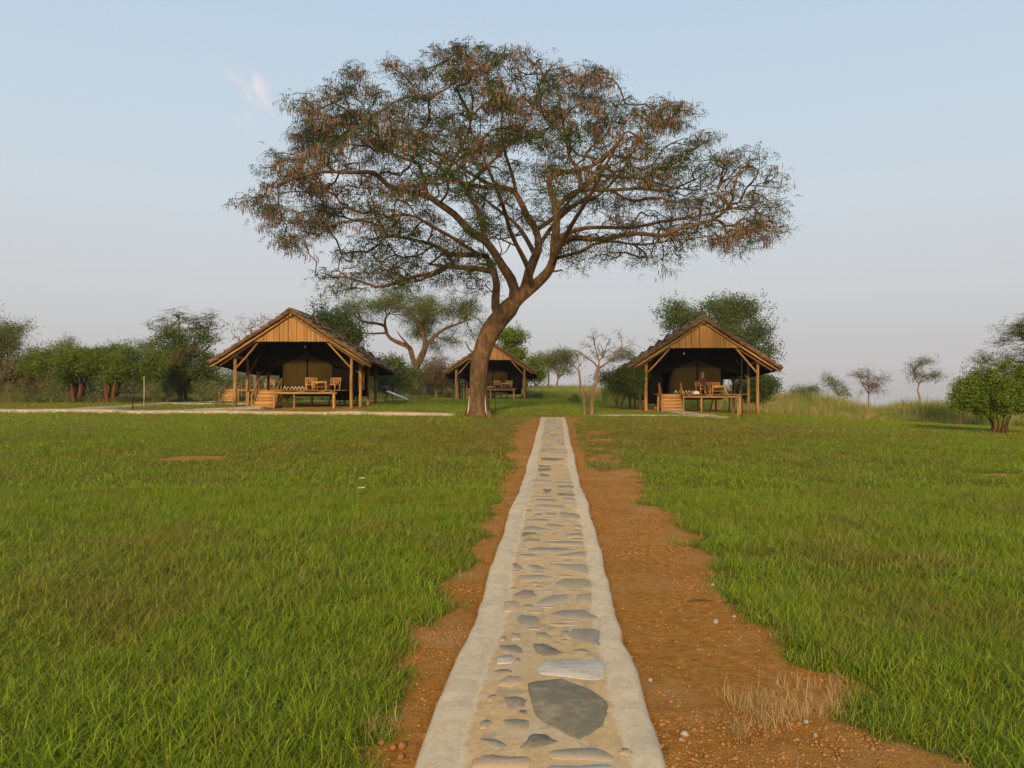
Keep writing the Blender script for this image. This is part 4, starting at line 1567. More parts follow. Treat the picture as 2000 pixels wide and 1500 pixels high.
def log(mb_parent, name, a, b, r, mat=None, k=9, bend=.012):
    a, b = Vector(a), Vector(b)
    n = 6
    rs_ = random.Random(hash((round(a.x, 2), round(a.y, 2), round(b.z, 2))) & 0xffff)
    pts, rr = [], []
    L = (b - a).length
    ox, oy = rs_.uniform(-1, 1), rs_.uniform(-1, 1)
    for i in range(n):
        s = i / (n - 1)
        p = a.lerp(b, s)
        w = math.sin(s * math.pi) * bend * L
        p = p + Vector((ox * w, oy * w, 0))
        pts.append(p); rr.append(r * (1.05 - .14 * s) * (1 + rs_.uniform(-.05, .05)))
    # keep the log in its own frame so that its grain runs along it
    c = a
    d = (b - a).to_track_quat('Z', 'X')
    inv = d.inverted()
    mb = MB()
    mb.tube([inv @ (p - c) for p in pts], rr, k)
    o = mb.build(name, mat or MAT['log'], mb_parent, True)
    o.location = c
    o.rotation_mode = 'QUATERNION'
    o.rotation_quaternion = d
    return o


PEAK, SLOPE = 4.93, .645
HW = 4.05           # half width of the roof at the front
RIDGE_Y0, RIDGE_Y1, BACK = -.55, 3.7, 7.0


def build_hut(name, label, loc, rotz, seed, closed=1):
    rr = np.random.default_rng(seed)
    h = thing(name, label, 'hut', loc, rotz, 'thatched huts facing the lawn')
    # --- roof planes: (eave start, eave end, ridge start, ridge end)
    eF, eB = PEAK - HW * SLOPE, 1.95
    BWd = HW + .08
    planes = []
    planes.append(((-HW, RIDGE_Y0, eF), (-BWd, BACK, eB), (0, RIDGE_Y0, PEAK), (0, RIDGE_Y1, PEAK)))
    planes.append(((BWd, BACK, eB), (HW, RIDGE_Y0, eF), (0, RIDGE_Y1, PEAK), (0, RIDGE_Y0, PEAK)))
    planes.append(((-BWd, BACK, eB), (BWd, BACK, eB), (0, RIDGE_Y1, PEAK), (0, RIDGE_Y1 + .01, PEAK)))
    courses = 9
    for pi_, (a, b, c, d) in enumerate(planes):
        a, b, c, d = map(Vector, (a, b, c, d))
        if pi_ == 2:
            pass
        for ci in range(courses):
            t0, t1 = ci / courses, (ci + 1) / courses
            p0, p1 = a.lerp(c, t0), b.lerp(d, t0)
            q0, q1 = a.lerp(c, t1), b.lerp(d, t1)
            Lw = (p1 - p0).length
            m = max(1, int(round(Lw / .95)))
            for k in range(m):
                s0, s1 = k / m, (k + 1) / m
                lo = p0.lerp(p1, (s0 + s1) / 2)
                hi = q0.lerp(q1, (s0 + s1) / 2)
                xa = (p1 - p0).normalized()
                up = (hi - lo)
                ya = (up - xa * up.dot(xa))
                ln = ya.length
                ya.normalize()
                za = xa.cross(ya).normalized()
                if za.z < 0:
                    xa = -xa
                    za = xa.cross(ya).normalized()
                wd = Lw / m * rr.uniform(1.0, 1.12)
                th = rr.uniform(.14, .24)
                sh = rr.normal(0, .045)
                # shear so that bundles follow the slanting plane
                M = Matrix(((xa.x * wd, up.x * 1.22, za.x * th), (xa.y * wd, up.y * 1.22, za.y * th), (xa.z * wd, up.z * 1.22, za.z * th)))
                o = bpy.data.objects.new("thatch_bundle", BUNDLES[int(rr.integers(0, 6))])
                COL.objects.link(o)
                o.parent = h
                M4 = M.to_4x4()
                M4.translation = lo + up * (-.10 + sh) + za * (.02 + rr.uniform(0, .02))
                o.matrix_basis = M4
    # ridge cap
    for k in range(6):
        y0 = RIDGE_Y0 - .02 + k * (RIDGE_Y1 - RIDGE_Y0 + .1) / 6
        mb = MB()
        y1 = y0 + (RIDGE_Y1 - RIDGE_Y0 + .1) / 6 + .06
        prof_ = [(-.52, -.22), (-.30, -.03), (-.1, .13), (.1, .13), (.30, -.03), (.52, -.22)]
        prof_ = [(x_ * rr.uniform(.92, 1.08), z_ + rr.normal(0, .015)) for x_, z_ in prof_]
        v = []
        for yy in (y0, y1):
            v += [(x_, yy, PEAK + z_ + .07) for x_, z_ in prof_]
            v += [(x_ * .95, yy, PEAK + z_ - .05) for x_, z_ in prof_[::-1]]
        m = 12
        q = [[i, (i + 1) % m, m + (i + 1) % m, m + i] for i in range(m)]
        t = [[0, i + 1, i] for i in range(1, m - 1)] + [[m, m + i, m + i + 1] for i in range(1, m - 1)]
        mb.add(v, q, t)
        mb.build("ridge_cap", MAT['thatch'], h)
    # near-black sheet added under the thatch to stop light leaking between bundles
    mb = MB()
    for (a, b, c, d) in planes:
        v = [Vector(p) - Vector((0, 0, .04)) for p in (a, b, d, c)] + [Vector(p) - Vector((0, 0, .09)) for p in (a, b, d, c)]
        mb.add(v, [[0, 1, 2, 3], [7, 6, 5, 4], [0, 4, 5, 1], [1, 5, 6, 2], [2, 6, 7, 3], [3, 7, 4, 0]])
    mb.build("light_leak_sheet", MAT['leak_block'], h)
    # rake thatch edge and poles along the front gable
    for s in (-1, 1):
        log(h, "rake_pole", (s * (HW + .02), RIDGE_Y0 + .05, eF - .18), (s * .04, RIDGE_Y0 + .05, PEAK - .17), .06)
        log(h, "rafter", (s * (HW - .35), RIDGE_Y0 + .32, eF - .10), (s * .04, RIDGE_Y0 + .32, PEAK - .33), .06)
        log(h, "purlin", (s * 3.0, -.3, PEAK - 3.0 * SLOPE - .26), (s * 3.15, 6.5, 2.36), .075)
        log(h, "brace", (s * 2.95, .0, 2.08), (s * 1.66, RIDGE_Y0 + .35, 3.52), .048, bend=.02)
        for i, yy in enumerate((2.1, 4.1, 6.1)):
            xx = 3.05 + .06 * i
            log(h, "side_post", (s * xx, yy, -.35), (s * xx, yy, 2.55), .085)
            log(h, "knee_brace", (s * (xx - .02), yy, 1.75), (s * (xx - .7), yy - .02, 2.75 if i else 2.9), .04)
        log(h, "front_post", (s * 3.0, 0, -.4), (s * 3.0, 0, 2.78), .095 if s < 0 else .085)
    log(h, "ridge_pole", (0, RIDGE_Y0 - .08, PEAK - .17), (0, RIDGE_Y1 + .3, PEAK - .2), .07)
    # cut thatch showing along the front rake
    for s in (-1, 1):
        for k in range(11):
            t0 = k / 11
            x0, x1 = s * HW * (1 - t0) * 1.01, s * HW * (1 - t0 - 1 / 11 * 1.25)
            z0_, z1_ = PEAK - abs(x0) * SLOPE, PEAK - max(0, s * x1) * SLOPE
            if s * x1 < 0:
                x1 = 0
            V = []
            for yy, dd in ((RIDGE_Y0 - .16, 0), (RIDGE_Y0 + .22, .03)):
                for i in range(5):
                    u = i / 4
                    V.append((x0 + (x1 - x0) * u, yy + rr.normal(0, .02), z0_ + (z1_ - z0_) * u - .06 + rr.normal(0, .018)))
                for i in range(5):
                    u = i / 4
                    V.append((x0 + (x1 - x0) * u, yy + rr.normal(0, .015), z0_ + (z1_ - z0_) * u + .20 - .17 * u + rr.normal(0, .014)))
            Q = []
            for i in range(4):
                Q += [[i, i + 1, 6 + i, 5 + i], [10 + i, 15 + i, 16 + i, 11 + i], [5 + i, 6 + i, 16 + i, 15 + i], [i, 10 + i, 11 + i, i + 1]]
            Q += [[0, 5, 15, 10], [4, 14, 19, 9]]
            link("thatch_fringe", mk_mesh("thatch_fringe", V, Q, None, MAT['thatch_cut']), h)
    # fly sheet over the tent, filled in near black for the shade inside
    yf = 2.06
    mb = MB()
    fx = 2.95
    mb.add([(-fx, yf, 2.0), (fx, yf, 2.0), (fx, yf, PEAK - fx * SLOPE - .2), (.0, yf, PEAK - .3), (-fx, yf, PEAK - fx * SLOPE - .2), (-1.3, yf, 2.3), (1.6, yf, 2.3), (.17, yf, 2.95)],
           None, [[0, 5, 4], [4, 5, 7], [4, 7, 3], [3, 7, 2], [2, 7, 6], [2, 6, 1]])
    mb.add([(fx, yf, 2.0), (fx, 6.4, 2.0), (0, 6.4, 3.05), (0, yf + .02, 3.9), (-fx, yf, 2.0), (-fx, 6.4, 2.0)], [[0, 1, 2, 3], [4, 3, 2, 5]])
    mb.build("shade_fly_sheet", MAT['canvas_dark'], h)
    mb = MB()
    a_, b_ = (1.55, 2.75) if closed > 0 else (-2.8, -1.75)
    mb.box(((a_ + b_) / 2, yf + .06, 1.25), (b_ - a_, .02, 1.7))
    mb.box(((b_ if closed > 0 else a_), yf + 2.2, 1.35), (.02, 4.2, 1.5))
    mb.build("shade_side_panel", MAT['canvas_dark'], h)  # near-black panels added to stand for the shade beside the tent
    mb = MB(); mb.box((0, 6.45, 1.6), (5.2, .03, 2.0)); mb.build("shade_back_panel", MAT['canvas_dark'], h)  # near-black panel added at the back to keep the interior dark
    # reed gable: separate reeds
    V, Q = [], []
    zb = 3.42
    xw = (PEAK - zb) / SLOPE - .42
    x = -xw
    yb = RIDGE_Y0 + .14
    while x < xw:
        w = rr.uniform(.013, .024)
        ztop = PEAK - abs(x) * SLOPE - .18
        z0 = zb + rr.normal(0, .012)
        dy = rr.uniform(-.012, .012)
        b_ = len(V)
        tl = rr.normal(0, .004)
        zt_ = max(ztop, z0 + .05)
        V += [(x, yb + dy, z0), (x + w * .5, yb + dy - .012, z0), (x + w, yb + dy, z0), (x + tl, yb + dy, zt_), (x + w * .5 + tl, yb + dy - .012, zt_), (x + w + tl, yb + dy, zt_)]
        Q += [[b_, b_ + 1, b_ + 4, b_ + 3], [b_ + 1, b_ + 2, b_ + 5, b_ + 4]]
        x += w * rr.uniform(1.0, 1.12)
    o = link("gable_reeds", mk_mesh("gable_reeds", V, Q, None, MAT['reed']), h)
    o['kind'] = 'stuff'
    v = [(-xw, yb + .03, zb), (xw, yb + .03, zb), (xw, yb + .03, zb + .12), (0, yb + .03, PEAK - .2), (-xw, yb + .03, zb + .12)]
    mb = MB(); mb.add(v, None, [[0, 1, 2], [0, 2, 3], [0, 3, 4]]); mb.add([(p[0], p[1] + .02, p[2]) for p in v], None, [[0, 2, 1], [0, 3, 2], [0, 4, 3]])
    mb.build("gable_backing", MAT['log'], h)
    log(h, "gable_batten", (-xw, yb + .06, zb + .04), (xw, yb + .06, zb + .04), .035)
    # --- deck
    DZ = .95
    dx0, dx1 = -.95, 2.3
    x = dx0
    while x < dx1 - .02:
        w = .145
        mb = MB(); mb.box((0, 0, 0), (w - .012, 6.2, .032))
        mb.build("deck_board", MAT['deck'], h, loc=(x + w / 2, 3.05 + rr.uniform(-.03, .03), DZ - .016 + rr.uniform(-.003, .003)))
        x += w
    x = -2.25
    while x < dx0 - .05:
        w = .145
        mb = MB(); mb.box((0, 0, 0), (w - .012, 5.0, .032))
        mb.build("deck_board", MAT['deck'], h, loc=(x + w / 2, 3.65, DZ - .016 + rr.uniform(-.003, .003)))
        x += w
    for i in range(6):
        if i in (1, 3):
            continue
        mb = MB(); mb.box((0, 0, 0), (.30, .10, .05)); mb.build("joist_end", MAT['log'], h, loc=(-.6 + i * .52, .06, DZ - .065))
    log(h, "deck_beam", (-.95, .12, DZ - .155), (2.2, .12, DZ - .155), .065)
    log(h, "deck_beam", (-2.2, 2.6, DZ - .12), (2.25, 2.6, DZ - .12), .065)
    log(h, "deck_beam", (-2.2, 6.0, DZ - .12), (2.25, 6.0, DZ - .12), .065)
    for (xx, yy, r_) in ((.0, .14, .055), (2.05, .14, .085), (-2.1, 2.6, .06), (.3, 2.6, .06), (2.1, 2.6, .06), (-2.1, 6.0, .06), (2.1, 6.0, .06)):
        log(h, "deck_leg", (xx, yy, -.35), (xx, yy, DZ - .19), r_)
    for xx in (.9, 1.5):
        log(h, "deck_strut", (xx - .18, 4.3, -.2), (xx + .12, 4.3, DZ - .05), .04)
    # --- steps
    sx0, sx1 = -2.12, -1.02
    nS = 5
    for i in range(nS):
        z1 = DZ - .02 - i * (DZ - .05) / nS
        yy = 1.05 - (i + .0) * .22
        mb = MB(); mb.box((0, 0, 0), (sx1 - sx0, .25, .035)); mb.build("step_tread", MAT['plank'], h, loc=((sx0 + sx1) / 2, yy - .11, z1 - .03))
        mb = MB(); mb.box((0, 0, 0), (sx1 - sx0 - .02, .025, (DZ - .05) / nS - .045)); mb.build("step_riser", MAT['plank'], h, loc=((sx0 + sx1) / 2, yy - .20, z1 - .03 - .09))
    for xx in (sx0 - .03, sx1 + .03):
        mb = MB(); mb.bar((xx, 1.05, DZ - .16), (xx, -.06, .0), .035, .20); mb.build("step_stringer", MAT['plank'], h)
        log(h, "stair_post", (xx, -.02, -.3), (xx, -.02, .72), .05)
        log(h, "stair_post", (xx + (.03 if xx < -1.5 else .06), 1.12, .3), (xx + (.03 if xx < -1.5 else .06), 1.12, DZ + .62), .048)
        log(h, "handrail", (xx, -.06, .66), (xx + .04, 1.14, DZ + .60), .033)
    log(h, "stair_post", (sx0 - .22, .1, -.3), (sx0 - .22, .1, DZ - .1), .055)
    # side screen
    mb = MB(); mb.box((0, 0, 0), (.03, 1.0, 1.3)); mb.build("side_screen", MAT['plank'], h, loc=(2.86 * closed, 2.7, 1.62), rot=(0, 0, .75 * closed))
    return h


def hut_at(px, Y, zfix=None):
    x = (px - 1000) / FPX * Y
    return (x, Y, zf(x, Y) if zfix is None else zfix)


H1 = build_hut("thatched_hut", 'thatched hut with reed gable on the left, nearest the raised path', (-11.25, 41.0, zf(-11.25, 41.0)), 0.0, 1)
H2 = build_hut("thatched_hut", 'thatched hut on the right with a person seated on its deck', (10.25, 43.0, zf(9.5, 43.0)), -.03, 2, -1)
H3 = build_hut("thatched_hut", 'small looking distant thatched hut half hidden by the big tree trunk', (-1.9, 70.0, zf(-1.9, 70.0)), 0.0, 3)


def local(h, p):
    return Matrix.Translation(h.location) @ Matrix.Rotation(h.rotation_euler.z, 4, 'Z') @ Vector(p)


def build_tent(h, label):
    t = thing("safari_tent", label, 'tent', local(h, (.17, 2.12, .952)), h.rotation_euler.z, 'canvas tents under the thatched roofs')
    w, d_, hs, hp = 1.30, 4.2, 1.42, 1.95
    mb = MB()
    v = []
    for yy in (0, d_):
        v += [(-w, yy, 0), (w, yy, 0), (w, yy, hs), (0, yy, hp), (-w, yy, hs)]
    mb.add(v, [[1, 6, 7, 2], [5, 0, 4, 9]], [[0, 1, 2], [0, 2, 4], [4, 2, 3], [5, 7, 6], [5, 9, 7], [9, 8, 7]])
    mb.build("tent_wall", MAT['canvas'], t)
    mb = MB()
    o_ = .14
    v = []
    for yy in (-.16, d_ + .1):
        v += [(-w - o_, yy, hs - .02), (0, yy, hp + .05), (w + o_, yy, hs - .02), (w + o_, yy, hs + .02), (0, yy, hp + .10), (-w - o_, yy, hs + .02)]
    q = [[i, (i + 1) % 6, 6 + (i + 1) % 6, 6 + i] for i in range(6)]
    mb.add(v, q + [[0, 5, 4, 1], [1, 4, 3, 2], [6, 7, 10, 11], [7, 8, 9, 10]])
    mb.build("tent_roof", MAT['canvas_dark'], t)
    mb = MB(); mb.box((0, 0, 0), (.09, .02, 1.75)); mb.build("door_flap", MAT['canvas_dark'], t, loc=(.0, -.012, .9))
    for s in (-1, 1):
        mb = MB(); mb.tube([(s * w, -.02, 0), (s * w, -.02, hs)], .02, 6); mb.build("tent_pole", MAT['black'], t)
    # zigzag woven border along the foot of the wall
    mb = MB()
    for i in range(7):
        x0 = -1.30 + i * .19
        mb.bar((x0, -.03, .03), (x0 + .095, -.03, .20), .012, .028)
        mb.bar((x0 + .095, -.034, .20), (x0 + .19, -.034, .03), .012, .028)
    mb.build("zigzag_border", MAT['towel'], t)
    return t


build_tent(H1, 'olive canvas tent standing on the deck of the left hut')
build_tent(H2, 'olive canvas tent standing on the deck of the right hut')
build_tent(H3, 'olive canvas tent inside the distant middle hut')


def make_table(loc, rz, label):
    t = thing("low_table", label, 'table', loc, rz, 'low wooden tables on the decks')
    w, d_, hh = .76, .45, .46
    mb = MB(); mb.box((0, 0, hh - .018), (w, d_, .036)); mb.build("table_top", MAT['plank'], t)
    mb = MB(); mb.box((0, 0, .16), (w - .06, d_ - .05, .022)); mb.build("shelf", MAT['plank'], t)
    for sx in (-1, 1):
        for sy in (-1, 1):
            mb = MB(); mb.box((0, 0, 0), (.045, .045, hh - .036)); mb.build("leg", MAT['plank'], t, loc=(sx * (w / 2 - .025), sy * (d_ / 2 - .025), (hh - .036) / 2))
    mb = MB(); mb.box((0, 0, 0), (w - .1, .02, .05)); mb.build("rail", MAT['plank'], t, loc=(0, -d_ / 2 + .012, hh - .07))
    return t


def make_chair(loc, rz, label):
    t = thing("wooden_chair", label, 'chair', loc, rz, 'slatted wooden armchairs on the decks')
    w = .58
    mb = MB(); mb.box((0, 0, .38), (w - .06, .5, .05)); mb.build("seat", MAT['plank'], t)
    for i in range(5):
        mb = MB(); mb.bar((-.2 + i * .1, .25, .40), (-.2 + i * .1, .38, .86), .05, .015); mb.build("back_slat", MAT['plank'], t)
    mb = MB(); mb.box((0, .385, .87), (w, .03, .06)); mb.build("top_rail", MAT['plank'], t)
    for s in (-1, 1):
        mb = MB(); mb.box((0, 0, 0), (.045, .045, .58)); mb.build("leg", MAT['plank'], t, loc=(s * w / 2, -.24, .29))
        mb = MB(); mb.bar((s * w / 2, .22, 0), (s * w / 2, .38, .88), .045, .045); mb.build("leg", MAT['plank'], t)
        mb = MB(); mb.box((0, 0, 0), (.07, .62, .03)); mb.build("armrest", MAT['plank'], t, loc=(s * w / 2, .02, .595))
    t.scale = (1.0, 1.0, .74)
    return t


make_table(local(H1, (1.22, .62, .952)), 0, 'low slatted table on the deck of the left hut')
make_chair(local(H1, (1.72, 1.25, .952)), -.3, 'wooden chair on the right behind the table of the left hut')
make_chair(local(H1, (.62, 1.3, .952)), .35, 'wooden chair on the left behind the table of the left hut')
make_table(local(H2, (1.0, .55, .952)), 0, 'low slatted table beside the seated person on the right hut deck')
make_chair(local(H2, (1.02, 1.35, .952)), -.1, 'empty wooden chair behind the table of the right hut')
CH = make_chair(local(H2, (.28, 1.0, .952)), .25, 'wooden chair in which the person on the right hut deck sits')
make_table(local(H3, (1.35, .6, .952)), 0, 'low table on the deck of the distant middle hut')
make_chair(local(H3, (1.6, 1.3, .952)), -.1, 'wooden chair behind the table of the distant middle hut')
make_chair(local(H3, (.65, 1.0, .952)), .3, 'wooden chair beside the tree trunk on the distant middle hut deck')
# cloth bundle on the deck edge
for (h, p, lb) in ((H2, (-.25, .32, .952), 'pale cloth bundle lying on the front edge of the right hut deck'),):
    r = np.random.default_rng(2)
    V, Q, T = [], [], []
    k = 12
    for i in range(5):
        ph = -.3 + i * .42
        for j in range(k):
            a_ = j * 2 * math.pi / k
            V.append([math.cos(a_) * math.cos(ph) * .20 * r.uniform(.9, 1.1), math.sin(a_) * math.cos(ph) * .15 * r.uniform(.9, 1.1), .04 + math.sin(ph) * .14])
    V.append([0, 0, .185])
    Q = [[i * k + j, i * k + (j + 1) % k, (i + 1) * k + (j + 1) % k, (i + 1) * k + j] for i in range(4) for j in range(k)]
    T = [[4 * k + j, 4 * k + (j + 1) % k, 5 * k] for j in range(k)]
    o = link("cloth_bundle", mk_mesh("cloth_bundle", V, Q, T, MAT['towel'], True), None, local(h, p))
    tag(o, lb, 'cloth')

# hanging bulbs in the gables
for (h, p, lb) in ((H1, (.45, .6, 3.2), 'small lamp hanging under the roof of the left hut'), (H2, (-.9, .3, 3.15), 'small lamp hanging under the roof of the right hut')):
    t_ = thing("hanging_lamp", lb, 'lamp', local(h, p), 0, 'lamps hanging in the huts')
    mb = MB(); mb.tube([(0, 0, .05), (0, 0, .75)], .006, 5); mb.build("cord", MAT['black'], t_)
    mb = MB(); mb.tube([(0, 0, -.05), (0, 0, -.02), (0, 0, .03), (0, 0, .06)], [.015, .035, .03, .015], 8); mb.build("bulb", MAT['white'], t_, True)


# ---- the person on the right hut deck
def skin_body(name, joints, edges, mat, parent, sub=2):
    me = bpy.data.meshes.new(name)
    me.from_pydata([j[0] for j in joints], edges, [])
    o = link(name, me, parent)
    md = o.modifiers.new("skin", 'SKIN')
    md.use_smooth_shade = True
    for i, j in enumerate(joints):
        r_ = j[1]
        me.skin_vertices[0].data[i].radius = r_ if isinstance(r_, tuple) else (r_, r_)
    me.skin_vertices[0].data[0].use_root = True
    ms = o.modifiers.new("sub", 'SUBSURF')
    ms.levels = ms.render_levels = sub
    me.materials.append(mat)
    return o


def build_person():
    low = lambda L: [((p[0], p[1], p[2] - (.15 if p[2] > .55 or abs(p[0]) < .11 and p[2] > .4 else (.06 if p[2] > .4 else 0))), r_) for p, r_ in L]
    # seated, facing -Y (towards the lawn); origin on the deck under the seat
    t = thing("person", 'person in a dark shirt sitting on a wooden chair on the right hut deck', 'person', local(H2, (.28, 1.0, .952)), .25)
    J = [((0, .06, .50), (.16, .12)),      # pelvis 0
         ((0, .10, .68), (.14, .105)),     # waist 1
         ((0, .13, .88), (.17, .11)),      # chest 2
         ((0, .12, 1.00), (.12, .08)),     # shoulders 3
         ((0, .10, 1.08), (.052, .052)),   # neck 4
         ((.19, .12, .98), (.058, .058)),  # r shoulder 5
         ((.25, .08, .76), (.045, .045)),  # elbow 6
         ((.21, -.14, .66), (.034, .034)), # wrist 7
         ((-.19, .12, .98), (.058, .058)), ((-.25, .08, .76), (.045, .045)), ((-.21, -.14, .66), (.034, .034)),
         ((.10, .02, .49), (.09, .09)), ((.12, -.40, .50), (.065, .065)), ((.12, -.42, .10), (.045, .045)), ((.12, -.55, .045), (.038, .03)),
         ((-.10, .02, .49), (.09, .09)), ((-.12, -.40, .50), (.065, .065)), ((-.12, -.42, .10), (.045, .045)), ((-.12, -.55, .045), (.038, .03)),
         ((0, .08, 1.14), (.06, .06)), ((0, .05, 1.22), (.085, .10)), ((0, .05, 1.31), (.07, .085))]
    E = [(0, 1), (1, 2), (2, 3), (3, 4), (3, 5), (5, 6), (6, 7), (3, 8), (8, 9), (9, 10), (0, 11), (11, 12), (12, 13), (13, 14), (0, 15), (15, 16), (16, 17), (17, 18), (4, 19), (19, 20), (20, 21)]
    J = low(J)
    skin_body("body", J, E, MAT['skin'], t)
    # shirt over torso and upper arms, trousers over the legs
    JS = [((0, .07, .53), (.175, .135)), ((0, .10, .68), (.158, .122)), ((0, .13, .88), (.185, .125)), ((0, .12, 1.01), (.13, .092)),
          ((.19, .12, .985), (.072, .072)), ((.24, .09, .80), (.06, .06)), ((-.19, .12, .985), (.072, .072)), ((-.24, .09, .80), (.06, .06))]
    JS = low(JS)
    skin_body("shirt", JS, [(0, 1), (1, 2), (2, 3), (3, 4), (4, 5), (3, 6), (6, 7)], MAT['shirt'], t)
    JT = [((0, .06, .50), (.165, .125)), ((.10, .02, .49), (.10, .10)), ((.12, -.40, .50), (.078, .078)), ((.12, -.42, .14), (.062, .062)),
          ((-.10, .02, .49), (.10, .10)), ((-.12, -.40, .50), (.078, .078)), ((-.12, -.42, .14), (.062, .062))]
    JT = low(JT)
    skin_body("trousers", JT, [(0, 1), (1, 2), (2, 3), (0, 4), (4, 5), (5, 6)], MAT['trouser'], t)
    # hands: palm and five fingers each
    for s in (-1, 1):
        w = np.array([s * .21, -.14, .51])
        JH = [((w[0], w[1], w[2]), (.028, .02)), ((w[0] - s * .01, w[1] - .06, w[2] - .01), (.038, .016))]
        EH = [(0, 1)]
        for f in range(4):
            L = [.07, .08, .075, .058][f]
            x_ = w[0] - s * .01 + (-.027 + f * .018)
            b_ = len(JH)
            JH.append(((x_, w[1] - .09, w[2] - .012), .009)); JH.append(((x_, w[1] - .09 - L * .5, w[2] - .022), .008)); JH.append(((x_, w[1] - .09 - L * .85, w[2] - .045), .007))
            EH += [(1, b_), (b_, b_ + 1), (b_ + 1, b_ + 2)]
        b_ = len(JH)
        JH.append(((w[0] - s * .045, w[1] - .04, w[2]), .011)); JH.append(((w[0] - s * .06, w[1] - .075, w[2] - .01), .009))
        EH += [(0, b_), (b_, b_ + 1)]
        skin_body("hand", JH, EH, MAT['skin'], t, 1)
    for s in (-1, 1):
        mb = MB(); mb.tube([(s * .036, -.048, 1.085), (s * .036, -.036, 1.085)], [.010, .014], 8); mb.build("eye", MAT['hair'], t, True)
        mb = MB(); mb.tube([(s * .082, .06, 1.050), (s * .094, .065, 1.080), (s * .082, .07, 1.110)], [.010, .018, .010], 6); mb.build("ear", MAT['skin'], t, True)
    mb = MB(); mb.tube([(0, -.035, 1.095), (0, -.066, 1.050), (0, -.04, 1.040)], [.009, .017, .012], 6); mb.build("nose", MAT['skin'], t, True)
    mb = MB(); mb.box((0, -.043, 1.015), (.045, .012, .008)); mb.build("mouth", MAT['shirt'], t)
    V = []
    k = 14
    for i in range(5):
        ph = .1 + i * .35
        for j in range(k):
            a_ = j * 2 * math.pi / k
            zz = 1.115 + math.sin(ph) * .095 - (.05 if math.sin(a_) > .1 and i == 0 else 0)
            V.append([math.cos(a_) * math.cos(ph) * .092, .055 + math.sin(a_) * math.cos(ph) * .108, zz])
    Q = [[i * k + j, i * k + (j + 1) % k, (i + 1) * k + (j + 1) % k, (i + 1) * k + j] for i in range(4) for j in range(k)]
    link("hair", mk_mesh("hair", V, Q, [[4 * k, 4 * k + i, 4 * k + i + 1] for i in range(1, k - 1)], MAT['hair'], True), t)


build_person()


# ---- further deck seen through the left hut
def far_deck():
    x0, y0 = -19.6, 55.0
    z0 = zf(x0 + 1.5, y0)
    t = thing("wooden_deck", 'wooden deck with orange steps seen behind the left hut', 'deck', (x0, y0, z0))
    DZ = .92
    x = 0
    while x < 4.4:
        yo = 1.0 if x < 1.1 else 0
        mb = MB(); mb.box((0, 0, 0), (.188, 3.0 - yo, .035)); mb.build("deck_board", MAT['deck'], t, loc=(x - .5 + .1, 1.5 + yo / 2, DZ - .018))
        x += .2
    log(t, "deck_beam", (.6, .1, DZ - .11), (3.8, .1, DZ - .11), .06)
    for xx in (.65, 2.2, 3.75):
        log(t, "deck_leg", (xx, .12, -.3), (xx, .12, DZ - .16), .06)
        log(t, "deck_leg", (xx, 2.7, -.3), (xx, 2.7, DZ - .04), .06)
    for i in range(5):
        z1 = DZ - .02 - i * .17
        mb = MB(); mb.box((0, 0, 0), (1.05, .24, .035)); mb.build("step_tread", MAT['plank'], t, loc=(0, .9 - i * .22, z1 - .03))
        mb = MB(); mb.box((0, 0, 0), (1.03, .025, .13)); mb.build("step_riser", MAT['plank'], t, loc=(0, .81 - i * .22, z1 - .12))
    for xx in (-.58, .58):
        log(t, "stair_post", (xx, -.05, -.3), (xx, -.05, .7), .05)
        log(t, "stair_post", (xx, 1.05, .3), (xx, 1.05, DZ + .6), .05)
        log(t, "handrail", (xx, -.05, .65), (xx, 1.05, DZ + .55), .03)
    make_chair((x0 + 2.6, y0 + .9, z0 + DZ), .2, 'wooden chair on the further deck seen through the left hut')


far_deck()

# ---- solar water heater beside the left hut
g = at(752, 773, 53.0)
z0 = zf(g.x, 53.0)
t_ = thing("solar_water_heater", 'solar water heater on a black frame to the right of the left hut', 'solar heater', (g.x, 53.0, z0))
mb = MB()
for (a_, b_) in (((0, 0, 0), (0, 0, .85)), ((0, .9, 0), (0, .9, .85)), ((1.35, 0, 0), (1.35, 0, .16)), ((1.35, .9, 0), (1.35, .9, .16)), ((0, 0, .10), (1.35, 0, .10)), ((0, .9, .10), (1.35, .9, .10)), ((0, 0, .8), (0, .9, .8)), ((.5, 0, .1), (.5, 0, .5))):
    mb.tube([a_, b_], .022, 6)
mb.build("frame", MAT['black'], t_)
mb = MB(); mb.bar((-.02, .45, .80), (1.45, .45, .20), 1.0, .07); mb.build("collector_panel", MAT['white'], t_)
mb = MB(); mb.tube([(-.08, -.2, .92), (-.08, 1.1, .92)], .19, 14); mb.build("tank", MAT['black'], t_, True)

# ---- thin lamp poles and tree stakes
def pole(px, ptop, pbot, Y, r_, mat, nm, label, cat, group, disk=None):
    b_ = at(px, pbot, Y); tp = at(px, ptop, Y)
    z0 = zf(b_.x, Y)
    t = thing(nm, label, cat, (b_.x, Y, z0), 0, group)
    H_ = tp.z - z0
    mb = MB(); mb.tube([(0, 0, -.1), (.01, 0, H_ * .5), (0, 0, H_)], [r_ * 1.1, r_, r_ * .8], 6); mb.build("shaft", mat, t)
    if disk:
        mb = MB(); mb.tube([(0, 0, disk), (0, 0, disk + .03)], .05, 8); mb.build("lamp_head", mat, t)
    return t


